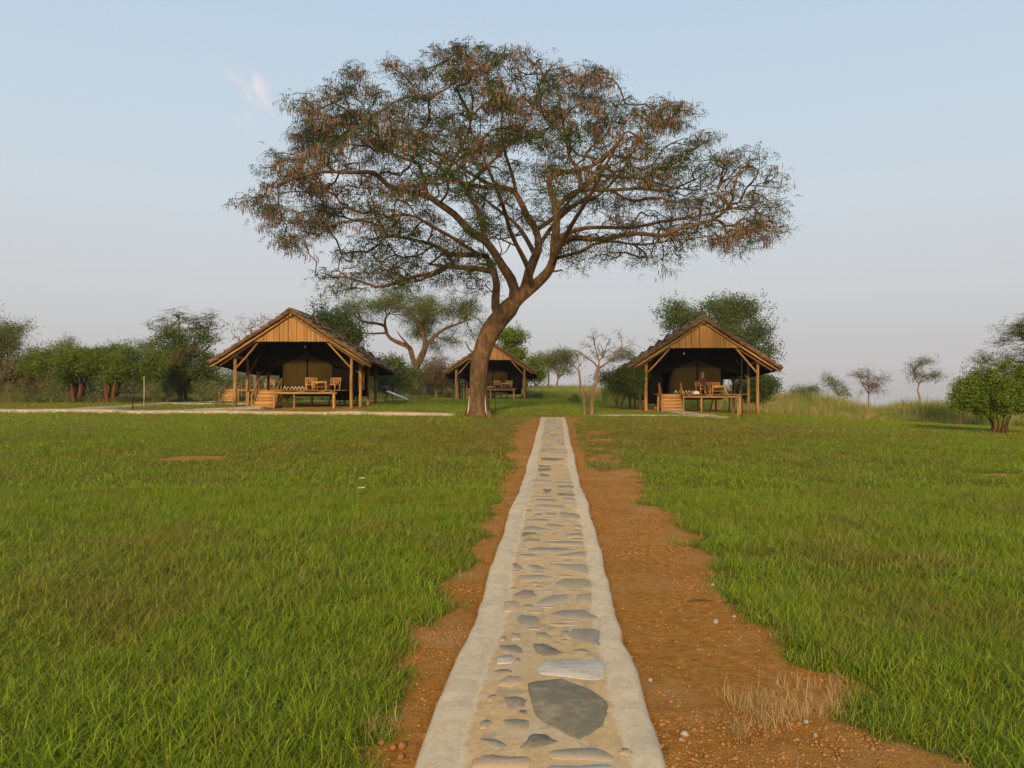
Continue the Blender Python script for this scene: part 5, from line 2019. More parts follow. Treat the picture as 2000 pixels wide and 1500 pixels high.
pole(259, 697, 820, 38.0, .022, MAT['black'], "lamp_pole", 'tall thin black pole standing at the left raised path', 'pole', 'thin black poles in the lawn', .95)
pole(968, 745, 812, 35.5, .014, MAT['black'], "lamp_pole", 'thin black pole just right of the big tree trunk', 'pole', 'thin black poles in the lawn', .9)
pole(1449, 700, 822, 37.0, .020, MAT['black'], "lamp_pole", 'thin black pole in front of the right hut', 'pole', 'thin black poles in the lawn', 1.2)
pole(281, 735, 795, 40.5, .020, MAT['stake'], "stake", 'pale stake behind the tall black pole on the left', 'stake', 'pale wooden stakes')
pole(506, 793, 808, 38.3, .020, MAT['stake'], "stake", 'short stake beside the branch path of the left hut', 'stake', 'pale wooden stakes')
pole(1441, 787, 822, 37.0, .016, MAT['stake'], "stake", 'thin pale stake next to the black pole at the right hut', 'stake', 'pale wooden stakes')
pole(1289, 822, 836, 31.0, .012, MAT['stake'], "stake", 'tiny pale stake in the lawn right of the path end', 'stake', 'pale wooden stakes')

# ================================================================== THE BIG TREE
def main_tree():
    rs = np.random.default_rng(42)
    Y = 34.6
    limbs = [
        ([(933, 818), (933, 800), (933, 775), (933, 750), (934.5, 720), (937, 702), (946, 674), (959, 646), (978, 621), (994, 603), (1004, 590)],
         [.66, .52, .44, .40, .39, .385, .40, .40, .42, .44, .36], None),
        # right fork
        ([(1004, 592), (1016, 580), (1034, 566), (1057, 546, -.3), (1074, 526, -.6), (1082, 504, -.8), (1082, 478, -1.0), (1085, 456, -1.2), (1087, 432, -1.3), (1084, 402, -1.4), (1076, 374, -1.5), (1071, 354, -1.6), (1084, 340, -1.7), (1118, 334, -2), (1151, 326, -2.3), (1182, 306, -2.6), (1207, 278, -3)], .27, .06),
        ([(1010, 584), (1026, 562, .3), (1033, 532, .6), (1043, 506, .9), (1051, 487, 1.1), (1050, 462, 1.4), (1044, 445, 1.6), (1029, 422, 1.9), (1020, 400, 2.2), (1000, 371, 2.7), (968, 365, 3.2), (926, 343, 3.8), (890, 320, 4.4)], .25, .06),
        # long left limb
        ([(1003, 588), (1005, 565), (998, 545), (981, 520, -.2), (964, 492, -.4), (950, 473, -.5), (928, 459, -.7), (906, 439, -.9), (887, 418, -1.1), (856, 396, -1.4), (836, 382, -1.6), (803, 376, -2), (758, 362, -2.3), (730, 337, -2.6), (691, 337, -2.9), (657, 336, -3.1), (618, 337, -3.2), (579, 348, -3.3), (540, 360, -3.4)], .23, .035),
        ([(836, 382, -1.6), (825, 346, -1.5), (817, 320, -1.4), (786, 309, -1.3), (758, 295, -1.2), (720, 262, -1)], .09, .035),
        ([(948, 470, -.5), (943, 441, -.1), (932, 407, .3), (915, 379, .7), (904, 362, .9), (876, 340, 1.2), (842, 318, 1.6), (800, 290, 2)], .13, .04),
        ([(912, 372, .8), (920, 357, .8), (943, 334, .8), (971, 306, .7), (1007, 267, .5), (1030, 235, .3)], .09, .035),
        ([(873, 334, 1.2), (890, 306, 1.4), (915, 256, 1.6), (923, 200, 1.8), (915, 150, 2)], .09, .03),
        # low left stem with its two limbs
        ([(975, 622), (968, 600, .2), (968, 579, .4), (970, 557, .5), (966, 536, .6), (955, 512, .7), (950, 501, .8), (930, 498, 1.0), (903, 498, 1.3), (880, 497, 1.5), (850, 480, 1.9), (815, 470, 2.3), (770, 462, 2.8), (720, 468, 3.2)], .20, .04),
        ([(960, 530, .6), (940, 526, .5), (925, 524, .4), (900, 523, .1), (875, 520, -.2), (862, 528, -.4), (845, 537, -.6), (819, 538, -.9), (791, 546, -1.2), (760, 557, -1.5), (735, 560, -1.7), (700, 548, -1.9), (660, 540, -2.2), (625, 545, -2.5)], .13, .03),
        ([(935, 497, .9), (905, 478, .2), (880, 462, -.2), (840, 440, -.8), (800, 420, -1.4), (750, 425, -2.0), (690, 430, -2.4), (640, 440, -2.6)], .09, .03),
        # right horizontals
        ([(1082, 480, -1), (1090, 478, -1.1), (1118, 464, -1.5), (1152, 467, -1.9), (1186, 466, -2.2), (1219, 459, -2.4), (1245, 456, -2.6), (1297, 460, -3), (1322, 449, -3.2), (1372, 435, -3.3), (1406, 421, -3.4), (1431, 390, -3.5), (1434, 362, -3.5), (1448, 323, -3.4)], .13, .035),
        ([(1084, 470, -1), (1093, 464, -.8), (1113, 453, -.4), (1144, 445, 0), (1179, 444, .4), (1238, 444, 1), (1297, 432, 1.6), (1350, 425, 2), (1410, 412, 2.4), (1460, 400, 2.6)], .11, .03),
        ([(1082, 506, -.8), (1092, 503, -.7), (1121, 495, -.4), (1144, 487, -.1), (1163, 476, .2), (1200, 472, .8), (1250, 478, 1.5), (1310, 470, 2), (1380, 462, 2.4)], .08, .02),
        ([(1085, 406, -1.4), (1109, 385, -1.6), (1134, 371, -1.8), (1165, 371, -2), (1196, 371, -2.2), (1252, 368, -2.6), (1300, 372, -3), (1360, 350, -3.4)], .12, .03),
        ([(1138, 370, -1.8), (1153, 356, -1.2), (1168, 343, -.6), (1210, 345, 0), (1263, 351, .8), (1308, 365, 1.4), (1360, 372, 2)], .08, .025),
        ([(1196, 373, -2.2), (1218, 386, -2.0), (1238, 393, -1.9), (1280, 385, -1.6), (1330, 395, -1.2), (1400, 375, -.8)], .065, .02),
        ([(1088, 425, -1.3), (1095, 416, -1.1), (1123, 399, -.5), (1168, 382, .4), (1210, 340, 1.3), (1240, 290, 2.0), (1270, 240, 2.4)], .09, .03),
        ([(1133, 371, -1.8), (1132, 334, -1.8), (1115, 312, -1.8), (1105, 270, -1.7), (1095, 215, -1.6), (1090, 170, -1.5)], .09, .03),
        ([(1050, 447, 1.6), (1082, 425, 2.1), (1110, 395, 2.8), (1150, 350, 3.8), (1190, 300, 4.6)], .11, .04),
        ([(1010, 384, 2.5), (1000, 340, 2.6), (985, 290, 2.8), (980, 230, 3.0), (1000, 160, 3.0)], .09, .03),
        # limbs reaching toward and away from the camera
        ([(1040, 562, -.1), (1030, 520, -1.4), (1000, 460, -3.0), (980, 395, -4.6), (950, 320, -6.0), (930, 270, -6.8)], .13, .04),
        ([(1078, 515, -.8), (1110, 450, -2.4), (1150, 385, -4.2), (1190, 310, -5.6), (1220, 260, -6.4)], .12, .04),
        ([(1046, 500, .9), (1010, 440, 3.2), (960, 400, 5.4), (900, 350, 7.0)], .12, .04),
        ([(1052, 480, 1.2), (1090, 430, 3.4), (1150, 380, 5.4), (1210, 330, 6.8)], .11, .04),
        # dead stub and small twig on the trunk
        ([(1072, 528, -.5), (1085, 530, -.7), (1098, 527, -.9)], .06, .03),
        ([(925, 690, 0), (916, 682, -.2), (911, 672, -.3), (909, 668, -.3)], .05, .02),
    ]
    L2 = [(p, r0, r1) for p, r0, r1 in limbs]
    poly = np.array([(470, 335), (500, 300), (560, 285), (555, 258), (600, 250), (565, 215), (572, 180), (620, 170), (675, 165), (680, 120), (720, 118), (770, 122), (825, 130), (838, 90), (900, 78), (960, 92), (1010, 82), (1045, 95), (1070, 122),
                     (1110, 118), (1150, 130), (1215, 160), (1280, 185), (1325, 165), (1350, 195), (1350, 235), (1395, 270), (1400, 310), (1440, 297), (1480, 285), (1505, 315), (1545, 335), (1530, 380), (1540, 440), (1520, 470),
                     (1490, 500), (1440, 480), (1360, 485), (1270, 520), (1220, 510), (1150, 515), (1100, 500), (1050, 440), (1000, 448), (975, 470), (972, 545), (935, 590), (880, 560), (800, 545), (700, 575), (640, 570), (602, 548), (640, 512),
                     (690, 475), (640, 455), (580, 470), (550, 482), (535, 445), (510, 420), (472, 400)], float)
    u = rs.uniform(465, 1550, 40000); v = rs.uniform(72, 600, 40000)

    def inpoly(u, v, P):
        c = np.zeros(len(u), bool)
        j = len(P) - 1
        for i in range(len(P)):
            a, b = P[i], P[j]
            m = ((a[1] > v) != (b[1] > v)) & (u < (b[0] - a[0]) * (v - a[1]) / (b[1] - a[1] + 1e-9) + a[0])
            c ^= m
            j = i
        return c

    top = lambda uu: np.interp(uu, [470, 500, 560, 620, 680, 770, 838, 900, 1010, 1110, 1215, 1325, 1395, 1480, 1545], [335, 300, 255, 175, 120, 122, 90, 78, 82, 118, 160, 175, 275, 285, 335])
    ok = inpoly(u, v, poly)
    u, v = u[ok], v[ok]
    # clump centres: thick under the upper outline, thinner below
    hrel = (v - top(u))
    w = np.where(hrel < 200, 1.0, .8)
    w *= np.where((v > 330) & (u > 760) & (u < 1080), .75, 1.0)
    w *= np.where(((u - 640) / 55) ** 2 + ((v - 345) / 18) ** 2 < 1, .08, 1)
    w *= np.where(((u - 990) / 50) ** 2 + ((v - 480) / 40) ** 2 < 1, .1, 1)
    keep = rs.uniform(0, 1, len(u)) < w
    u, v = u[keep], v[keep]
    nC = 380
    # poisson-ish choice
    cu, cv_ = [], []
    for i in range(len(u)):
        if all((u[i] - a) ** 2 / 23.0 ** 2 + (v[i] - b) ** 2 / 13.5 ** 2 > 1 for a, b in zip(cu, cv_)):
            cu.append(u[i]); cv_.append(v[i])
        if len(cu) >= nC:
            break
    cu, cv_ = np.array(cu), np.array(cv_)
    nC = len(cu)
    f = np.clip(np.abs(cu - 1005) / 540, 0, 1)
    D = 8.6 * np.sqrt(np.clip(1 - f ** 2, 0, 1)) * np.clip(.22 + (cv_ - top(cu)) / 150, .2, 1)
    D = np.where(cv_ > 430, np.minimum(D, 4.5), D)
    cY = Y + rs.uniform(-1, 1, nC) * D
    n_each = rs.integers(9, 19, nC)
    au = np.repeat(cu, n_each) + rs.normal(0, 15, n_each.sum())
    av = np.repeat(cv_, n_each) + rs.normal(0, 7.5, n_each.sum()) + .25 * np.abs(rs.normal(0, 12, n_each.sum()))
    aY = np.repeat(cY, n_each) + rs.normal(0, .55, n_each.sum())
    cl = np.repeat(np.arange(nC), n_each)
    au = 1005 + (au - 1005) * .975
    attr = atn(au, av, aY)
    leafy = rs.uniform(.45, 1.0, nC)
    leafy *= np.where((cv_ > 400) & (cu > 1080) & (cu < 1420), .6, 1)
    leafy *= np.where(cu > 1385, .6, 1)
    up = (cv_ - top(cu)) < 230
    podp = np.where(up, rs.choice([.04, .45, .95], nC, p=[.42, .32, .26]), rs.choice([.0, .25, .5], nC, p=[.55, .33, .12]))
    podp = np.where((cu < 760) & (cv_ < 440), np.maximum(podp, .4), podp)
    podp = np.where((cu > 1340) & (cv_ < 420), podp * .4, podp)
    nl = np.where(up, 4.2, 4.0)
    cnt = np.maximum(0, np.round(nl[cl] * leafy[cl] + rs.normal(0, .8, len(cl)))).astype(int)
    lp = np.repeat(attr, cnt, axis=0)
    lp = lp + rs.normal(0, 1, lp.shape) * [.22, .24, .13]
    lp[:, 2] -= .05
    sel = rs.uniform(0, 1, len(cl)) < podp[cl]
    pp = np.repeat(attr[sel], 3, axis=0)
    leafcut = None
    pp = pp + rs.normal(0, 1, pp.shape) * [.2, .2, .1]
    pp[:, 2] -= .10
    # leaf kinds: weeping feathery leaves below, tighter on top
    root = make_tree("acacia_tree", 'huge spreading acacia with leaning trunk and brown seed pods at the end of the path', 'tree', Y, [(p, r0, (r1 if r1 is not None else 0)) for p, r0, r1 in L2], attr,
                     [("foliage", 'pinnate', MAT['leaf_main'], lp, 1.0, .35), ("seed_pods", 'pods', MAT['pod'], pp, 1.15, .12)], MAT['bark'], seed=8, tip=.012, step=.5, plen=.10, kside=14, wig=.16)
    # buttress roots
    b = np.array(root.location)
    for (dx, dy, lw) in ((.55, -.25, .13), (-.42, -.35, .10), (.42, .25, .1), (-.5, .2, .1), (.15, -.5, .09)):
        mb = MB()
        mb.tube([(dx * .42, dy * .42, .95), (dx * .62, dy * .62, .42), (dx * .9, dy * .9, .10), (dx * 1.25, dy * 1.25, -.12)], [.06, .11, .13, .08], 8)
        mb.build("root", MAT['bark'], root, True)
    # pale peeled strips on the foot of the trunk
    mb = MB()
    mb.tube([(.42, -.30, 0), (.36, -.36, .35), (.33, -.32, .9)], [.045, .035, .01], 6)
    mb.build("peeled_strip", MAT['stake'], root, True)
    g = at(915, 812, 34.2)
    st = thing("stake", 'pale post leaning on the left foot of the big tree trunk', 'stake', (g.x, 34.2, zf(g.x, 34.2)), 0, 'pale wooden stakes')
    mb = MB(); mb.tube([(-.06, 0, -.1), (0, .08, .35), (.05, .2, .95)], [.05, .05, .035], 7); mb.build("shaft", MAT['stake'], st, True)


main_tree()

# ================================================================== OTHER TREES
def bushy(name, label, cat, Y, base_px, blobs, n_attr, per, kind, leaf, bark, stems, seed, size=1.0, tip=.012, group=None, depth=1.0, tilt=.6, sig=.22, extra=None, hollow=.6, r0=.12, plen=.1, wig=.12, step=.5):
    rs = np.random.default_rng(seed)
    attr = blob_points(blobs, Y, n_attr, rs, depth, hollow)
    pos = around(attr, per, (sig, sig, sig * .7), rs)
    if stems is None:
        big = max(blobs, key=lambda b: b[2] * b[3])
        stems = [([(base_px[0], base_px[1]), ((base_px[0] * 2 + big[0]) / 3, (base_px[1] * 1.3 + big[1]) / 2.3), (big[0], big[1] + big[3] * .3)], r0, r0 * .35)]
        for b_ in sorted(blobs, key=lambda b: -b[2] * b[3])[1:5]:
            stems.append(([((base_px[0] * 2 + big[0]) / 3, (base_px[1] * 1.3 + big[1]) / 2.3), (b_[0], b_[1] + b_[3] * .5, (b_[5] if len(b_) > 5 else 0))], r0 * .6, r0 * .2))
    leaves = [("foliage", kind, leaf, pos, size, tilt)]
    if extra:
        for (nm, kd, mt, bl, n_, sz) in extra:
            leaves.append((nm, kd, mt, blob_points(bl, Y, n_, rs, depth, 0), sz, .5))
    return make_tree(name, label, cat, Y, stems, attr, leaves, bark, group, seed, tip=tip, step=step, plen=plen, kside=9, wig=wig)


BG = 'trees and bushes behind the huts'
# second acacia behind the left hut
bushy("acacia_tree", 'flat topped forked acacia behind and right of the left hut', 'tree', 85, (812, 757),
      [(705, 598, 42, 16, 1, -2), (760, 592, 50, 18, 1, 0), (800, 588, 55, 24, 1.2, 3), (850, 590, 50, 24, 1.2, -2), (905, 610, 45, 24, 1, 0), (830, 620, 40, 22, 1.1, 1), (760, 622, 50, 16, .6, 2), (905, 655, 45, 26, .45, 0), (820, 640, 16, 14, 2.4, 0), (690, 620, 30, 14, .8, 0), (940, 640, 22, 24, .6, 0), (845, 665, 18, 22, .5)],
      700, 6, 'fine', MAT['leaf_far'], MAT['bark'],
      [([(812, 762), (812, 745), (813, 716), (822, 699, -.5), (831, 675, -1), (827, 656, -1), (822, 636, -1), (830, 610, -1)], .62, .14),
       ([(814, 718), (806, 700, .5), (800, 680, 1), (788, 673, 1.3), (776, 668, 1.5), (762, 660, 1.8), (755, 650, 2), (752, 638, 2), (737, 632, 2.3), (709, 628, 2.6), (690, 612, 3)], .34, .09),
       ([(755, 650, 2), (740, 651, 1.5), (716, 651, 1), (695, 645, .6)], .14, .05),
       ([(752, 640, 2), (753, 622, 2), (765, 606, 2.2)], .16, .06),
       ([(832, 676, -1), (848, 657, -1), (872, 641, -1.5), (896, 632, -2), (920, 622, -2)], .24, .07),
       ([(803, 688, 1), (796, 672, .2), (786, 662, 0), (776, 648, -.5)], .16, .06),
       ([(826, 650, -1), (812, 622, -2), (790, 600, -3)], .18, .06)], 11, size=1.7, tip=.022, group=BG, depth=.9, sig=.5, tilt=.4)
bushy("leafy_tree", 'dense dark green tree right behind the left hut roof', 'tree', 62, (650, 765), [(655, 640, 38, 36, 1), (632, 618, 20, 14, 1), (690, 675, 32, 38, 1, 1), (668, 700, 40, 40, 1), (640, 660, 30, 40, 1, 3), (705, 640, 14, 12, .5)],
      420, 6, 'broad', MAT['leaf_dark'], MAT['bark_dark'], None, 12, size=1.5, tip=.015, group=BG, sig=.35, hollow=.8, r0=.2)
bushy("bare_tree", 'leafless twiggy tree rising behind the left hut roof', 'tree', 75, (500, 760), [(490, 635, 42, 30), (520, 640, 35, 28), (465, 650, 22, 20), (545, 615, 16, 8, .6)],
      520, 0, 'fine', MAT['leaf_brown'], MAT['bark_pale'], None, 13, tip=.011, group=BG, hollow=.3, r0=.2, plen=.05)
bushy("feathery_tree", 'tall feathery tree with bare looking top to the left of the left hut', 'tree', 58, (352, 775),
      [(350, 622, 66, 13, 1.0), (300, 640, 34, 14, .8), (405, 635, 32, 18, .9), (350, 645, 70, 18, .9), (290, 672, 28, 14, .7), (275, 655, 22, 9, .5), (412, 665, 24, 20, .5), (330, 680, 46, 20, .7)],
      330, 3, 'frond', MAT['leaf_far'], MAT['bark_dark'], None, 14, size=1.15, tip=.016, group=BG, depth=.8, sig=.3, tilt=.25, hollow=.3, r0=.22, plen=.05)
bushy("flowering_bush", 'large green bush with rust red blossom left of the left hut', 'bush', 55, (365, 778),
      [(345, 668, 32, 22), (375, 675, 38, 26), (340, 700, 36, 30), (385, 710, 34, 28), (355, 735, 40, 22), (405, 720, 14, 24), (310, 715, 20, 22), (350, 752, 26, 12, .7)],
      420, 6, 'broad', MAT['leaf_round'], MAT['bark_dark'], None, 15, size=1.25, tip=.014, group=BG, sig=.3, hollow=.8, r0=.16,
      extra=[("blossom", 'broad', MAT['blossom'], [(338, 700, 20, 18, 1, -1.9), (376, 682, 16, 12, 1, -1.8), (350, 690, 16, 14, 1, -1.9)], 40, .55), ("blossom", 'broad', MAT['blossom'], [(338, 703, 14, 14, 1, -2.0), (380, 684, 12, 9, 1, -1.9)], 45, .55)])
for (nm, lb, px, bl, sd, Yd) in (("umbrella_tree", 'right hand one of two low flat green trees with reddish stems at left', 218, [(240, 688, 60, 11), (320, 706, 34, 14, .8), (205, 704, 46, 14), (268, 704, 40, 18), (235, 724, 52, 14, .9), (295, 722, 32, 18, .8), (270, 735, 36, 12, .7)], 16, 50),
                                 ("umbrella_tree", 'left hand one of two low flat green trees with reddish stems at left', 152, [(105, 696, 52, 11), (60, 708, 26, 12, .7), (185, 702, 36, 12), (160, 688, 50, 11), (120, 712, 62, 16), (180, 712, 42, 16), (80, 715, 36, 14), (150, 730, 50, 13, .9), (95, 735, 36, 12, .8)], 17, 52)):
    st = []
    for i in range(5):
        o_ = (i - 2) * 7
        st.append(([(px + o_ * .6, 774, (i % 3 - 1) * .4), (px + o_ * .9, 752, (i % 3 - 1) * .6), (px + o_ * 1.7 + (8 if sd == 16 else -4), 736, (i % 2 - .5) * 1), (px + o_ * 2.1 + (11 if sd == 16 else -6), 726, (i % 2 - .5) * 1.3)], .17, .02))
    bushy(nm, lb, 'tree', Yd, None, bl, 420, 6, 'fine', MAT['leaf_bright'], MAT['bark_red'], st, sd, size=1.45, tip=.014, group='low flat trees on the left', sig=.28, hollow=.8, tilt=.35)
bushy("leafy_tree", 'dull green tree at the far left edge of the view', 'tree', 66, (18, 780), [(15, 660, 38, 26), (-10, 680, 36, 36), (32, 690, 26, 26), (10, 725, 46, 30), (-30, 700, 30, 40)], 420, 6, 'fine', MAT['leaf_far'], MAT['bark_dark'], None, 18, size=1.7, tip=.016, group=BG, sig=.4, hollow=.8, r0=.2)
bushy("brown_bush", 'brownish bush between the far left tree and the low flat trees', 'bush', 60, (62, 780), [(75, 700, 24, 24), (50, 715, 26, 26), (30, 745, 34, 18), (80, 740, 24, 20, .7)], 220, 5, 'broad', MAT['leaf_brown'], MAT['bark_dark'], None, 19, size=1.4, group=BG, sig=.35, r0=.1)
bushy("small_tree", 'small pale treetop showing above the low flat trees', 'tree', 90, (130, 775), [(131, 678, 17, 13), (140, 690, 14, 14), (120, 690, 14, 12)], 90, 5, 'fine', MAT['leaf_far'], MAT['bark_pale'], None, 20, size=1.8, tip=.02, group=BG, sig=.5, r0=.14)
bushy("green_bush", 'rounded green bush between the left hut and the forked acacia', 'bush', 75, (768, 765), [(768, 722, 34, 24), (748, 735, 24, 22), (790, 735, 20, 22)], 220, 6, 'broad', MAT['leaf_round'], MAT['bark_dark'], None, 21, size=1.7, group=BG, sig=.4, hollow=.8)
bushy("brown_bush", 'dry brownish bush between the forked acacia and the middle hut', 'bush', 78, (852, 765), [(852, 722, 28, 22), (835, 738, 22, 18), (872, 738, 20, 20)], 200, 4, 'fine', MAT['leaf_brown'], MAT['bark_pale'], None, 22, size=1.7, group=BG, sig=.4)
bushy("leafy_tree", 'bright green clumpy tree behind the middle hut roof', 'tree', 92, (1000, 760), [(985, 655, 16, 11), (1008, 652, 15, 10), (1022, 664, 11, 11), (1000, 668, 20, 10, .8), (1012, 682, 14, 12), (995, 695, 20, 12), (1005, 712, 18, 14)], 240, 6, 'broad', MAT['leaf_bright'], MAT['bark_dark'], None, 23, size=2.0, tip=.02, group=BG, sig=.35, hollow=.6, r0=.25)
bushy("green_bush", 'bright green bush touching the right eave of the middle hut', 'bush', 88, (1045, 752), [(1043, 722, 22, 16), (1028, 730, 14, 14), (1058, 735, 10, 10)], 130, 6, 'broad', MAT['leaf_bright'], MAT['bark_dark'], None, 24, size=1.8, group=BG, sig=.35)
bushy("acacia_tree", 'left one of two small flat acacias on the rise beyond the middle hut', 'tree', 105, (1072, 752), [(1068, 700, 26, 7), (1052, 706, 16, 5), (1078, 710, 20, 6, .7)], 130, 4, 'fine', MAT['leaf_far'], MAT['bark_pale'], None, 25, size=1.9, tip=.022, group=BG, sig=.5, tilt=.3, r0=.16)
bushy("acacia_tree", 'right one of two small flat acacias on the rise beyond the middle hut', 'tree', 100, (1085, 750), [(1097, 693, 24, 8), (1110, 704, 16, 8), (1086, 704, 16, 6, .8), (1100, 728, 26, 10, .4)], 150, 4, 'fine', MAT['leaf_far'], MAT['bark_pale'], None, 26, size=1.9, tip=.022, group=BG, sig=.5, tilt=.3, r0=.18)
# bare twin tree in front of the right hut
rs_ = np.random.default_rng(31)
Yt = 37.0
bl = [(1140, 690, 26, 28, 1), (1165, 672, 26, 26, 1), (1195, 690, 26, 26, 1), (1215, 665, 18, 20, 1), (1225, 690, 22, 16, 1), (1122, 700, 12, 14, .7)]
attr = blob_points(bl, Yt, 170, rs_, 1.0, .2)
tips = np.concatenate([blob_points([(1158, 654, 10, 14), (1208, 652, 13, 13), (1180, 657, 8, 8), (1233, 664, 12, 8), (1140, 674, 10, 9)], Yt, 55, rs_, 1.0, 0), blob_points([(1213, 692, 20, 10), (1190, 702, 14, 6), (1228, 700, 16, 8)], Yt, 110, rs_, 1.0, 0), attr[::2], np.concatenate([blob_points([(1222, 690, 26, 12), (1200, 700, 20, 8)], Yt, 59, rs_, 1.0, 0) for _ in range(4)])])
make_tree("bare_tree", 'nearly leafless small tree with a forked pale trunk between path end and right hut', 'tree', Yt,
          [([(1155, 815), (1156, 779), (1157, 758), (1163.6, 749), (1165.5, 731), (1168, 719)], [.12, .10, .105, .095, .085, .08], 0),
           ([(1168, 720), (1160, 708), (1149, 701), (1138, 691), (1127, 686), (1116, 684)], .055, .012),
           ([(1168, 719), (1170, 706, .2), (1166, 690, .3), (1160, 668, .4), (1158, 652, .4)], .045, .010),
           ([(1169, 719), (1181, 712, -.2), (1196, 699, -.4), (1206, 688, -.5), (1215, 678, -.6), (1213, 660, -.6), (1207, 648, -.6)], .06, .012),
           ([(1209, 684, -.5), (1225, 676, -.6), (1240, 673, -.7), (1252, 680, -.8)], .025, .008),
           ([(1170, 706, .2), (1180, 690, .4), (1186, 672, .5), (1192, 660, .6)], .03, .010)],
          attr, [("foliage", 'fine', MAT['leaf_far'], tips, .55, .6)], MAT['bark_pale'], None, 32, tip=.0075, step=.25, plen=.05, kside=10, wig=.14)
bl = [(1125, 705, 16, 16), (1112, 715, 12, 12), (1135, 715, 10, 12)]
attr = blob_points(bl, Yt + .6, 60, rs_, 1.0, .2)
make_tree("bare_tree", 'thin crooked leafless tree just left of the forked pale one', 'tree', Yt + .6,
          [([(1142, 815), (1141, 795), (1140.5, 773), (1135, 758), (1132.5, 738), (1130, 722)], [.085, .075, .07, .065, .05, .04], 0),
           ([(1131, 726), (1120, 714), (1108, 708)], .028, .008), ([(1130, 722), (1131, 706), (1128, 692)], .025, .008), ([(1138, 765), (1143, 752), (1141, 740)], .02, .008)],
          attr, [], MAT['bark_pale'], None, 33, tip=.0075, step=.25, plen=.05, kside=9, wig=.14)
bushy("round_tree", 'big rounded green tree standing behind the right hut', 'tree', 78, (1405, 780),
      [(1400, 618, 62, 32), (1340, 640, 36, 34), (1450, 640, 46, 36), (1380, 660, 70, 36), (1470, 680, 30, 34), (1330, 615, 26, 22), (1420, 690, 70, 40), (1320, 655, 22, 20, .8), (1440, 605, 30, 16)],
      900, 6, 'broad', MAT['leaf_round'], MAT['bark_dark'], None, 41, size=1.75, tip=.02, group=BG, sig=.5, hollow=.8, r0=.35, plen=.06)
bushy("dark_tree", 'dark low tree leaning against the left side of the right hut', 'tree', 42.8, (1204, 800), [(1215, 745, 30, 20), (1195, 748, 22, 14), (1228, 728, 20, 14), (1235, 755, 14, 14)],
      230, 6, 'fine', MAT['leaf_dark'], MAT['bark_dark'], [([(1204, 802), (1206, 780), (1214, 755)], .05, .03), ([(1210, 802, .3), (1222, 770, .3), (1232, 745, .3)], .05, .025), ([(1205, 790), (1196, 768), (1194, 752)], .03, .02)], 42, size=1.15, tip=.01, sig=.22, hollow=.8)
bushy("dark_bush", 'dark leafy bush at the right rear corner of the right hut', 'bush', 52, (1478, 785), [(1480, 752, 26, 16), (1460, 760, 20, 16), (1502, 752, 16, 12), (1475, 770, 22, 10, .7)],
      230, 6, 'broad', MAT['leaf_dark'], MAT['bark_dark'], None, 43, size=1.2, group=BG, sig=.25, hollow=.8)
RG = 'small trees on the right ridge'
bushy("low_bush", 'low grey green bush on the ridge right of the right hut', 'bush', 66, (1575, 786), [(1560, 762, 14, 8), (1590, 764, 18, 8), (1575, 770, 24, 8)], 90, 4, 'fine', MAT['leaf_round'], MAT['bark_pale'], None, 51, size=1.2, group=RG, sig=.3, r0=.05)
bushy("small_tree", 'small windswept green tree on the ridge, left of the brown bare one', 'tree', 68, (1640, 790), [(1622, 738, 12, 6), (1632, 750, 14, 7), (1642, 763, 13, 6), (1618, 748, 5, 4), (1650, 770, 14, 5)], 58, 4, 'fine', MAT['leaf_far'], MAT['bark_pale'], None, 52, size=1.2, group=RG, sig=.3, r0=.06)
bushy("bare_tree", 'brownish nearly bare shrub tree on the right ridge', 'tree', 68, (1697, 792), [(1695, 740, 30, 18), (1680, 735, 20, 14), (1715, 738, 18, 16), (1695, 722, 10, 10), (1700, 760, 34, 14, .7)], 360, 2, 'fine', MAT['leaf_brown'], MAT['bark_pale'], None, 53, size=.7, tip=.008, group=RG, sig=.2, hollow=.2, r0=.08, plen=.05)
bushy("small_tree", 'small pale green tree with a bent trunk alone on the ridge', 'tree', 66, (1799, 794), [(1802, 712, 14, 12), (1815, 730, 22, 8), (1788, 725, 16, 9), (1835, 735, 14, 4, .6), (1780, 712, 7, 6, .6), (1800, 738, 22, 8), (1812, 704, 5, 6, .6)], 150, 3, 'fine', MAT['leaf_far'], MAT['bark_pale'],
      [([(1799, 796), (1796, 775), (1792, 762), (1795, 750), (1803, 735)], .11, .05), ([(1795, 750), (1784, 735)], .05, .02), ([(1797, 747), (1815, 738)], .05, .02)], 54, size=1.0, tip=.012, group=RG, sig=.3, hollow=.3, plen=.05)
bushy("acacia_tree", 'feathery grey green acacia reaching in from the right edge', 'tree', 46, (2060, 800),
      [(1985, 645, 38, 16), (1950, 665, 30, 10, .6), (2030, 640, 50, 26), (1945, 702, 40, 9, .9), (1990, 705, 40, 12), (2040, 690, 50, 20), (1925, 715, 18, 6, .5)], 330, 4, 'frond', MAT['leaf_far'], MAT['bark_dark'],
      [([(2060, 805), (2056, 770), (2050, 735), (2040, 700)], .25, .12), ([(2045, 715), (2010, 708), (1970, 706), (1935, 712)], .09, .02), ([(2040, 702), (2015, 675), (1990, 655), (1965, 650)], .10, .02)], 55, size=1.0, tip=.012, sig=.3, tilt=.3, hollow=.3, plen=.06)
st = []
for i in range(11):
    a_ = i * .571
    dx, dy = math.cos(a_), math.sin(a_)
    st.append(([(1952 + dx * 22, 852, dy * .35), (1952 + dx * 13, 838, dy * .25), (1952 + dx * 17, 822, dy * .3), (1952 + dx * 26, 806, dy * .5), (1952 + dx * 32, 795, dy * .6)], .075, .012))
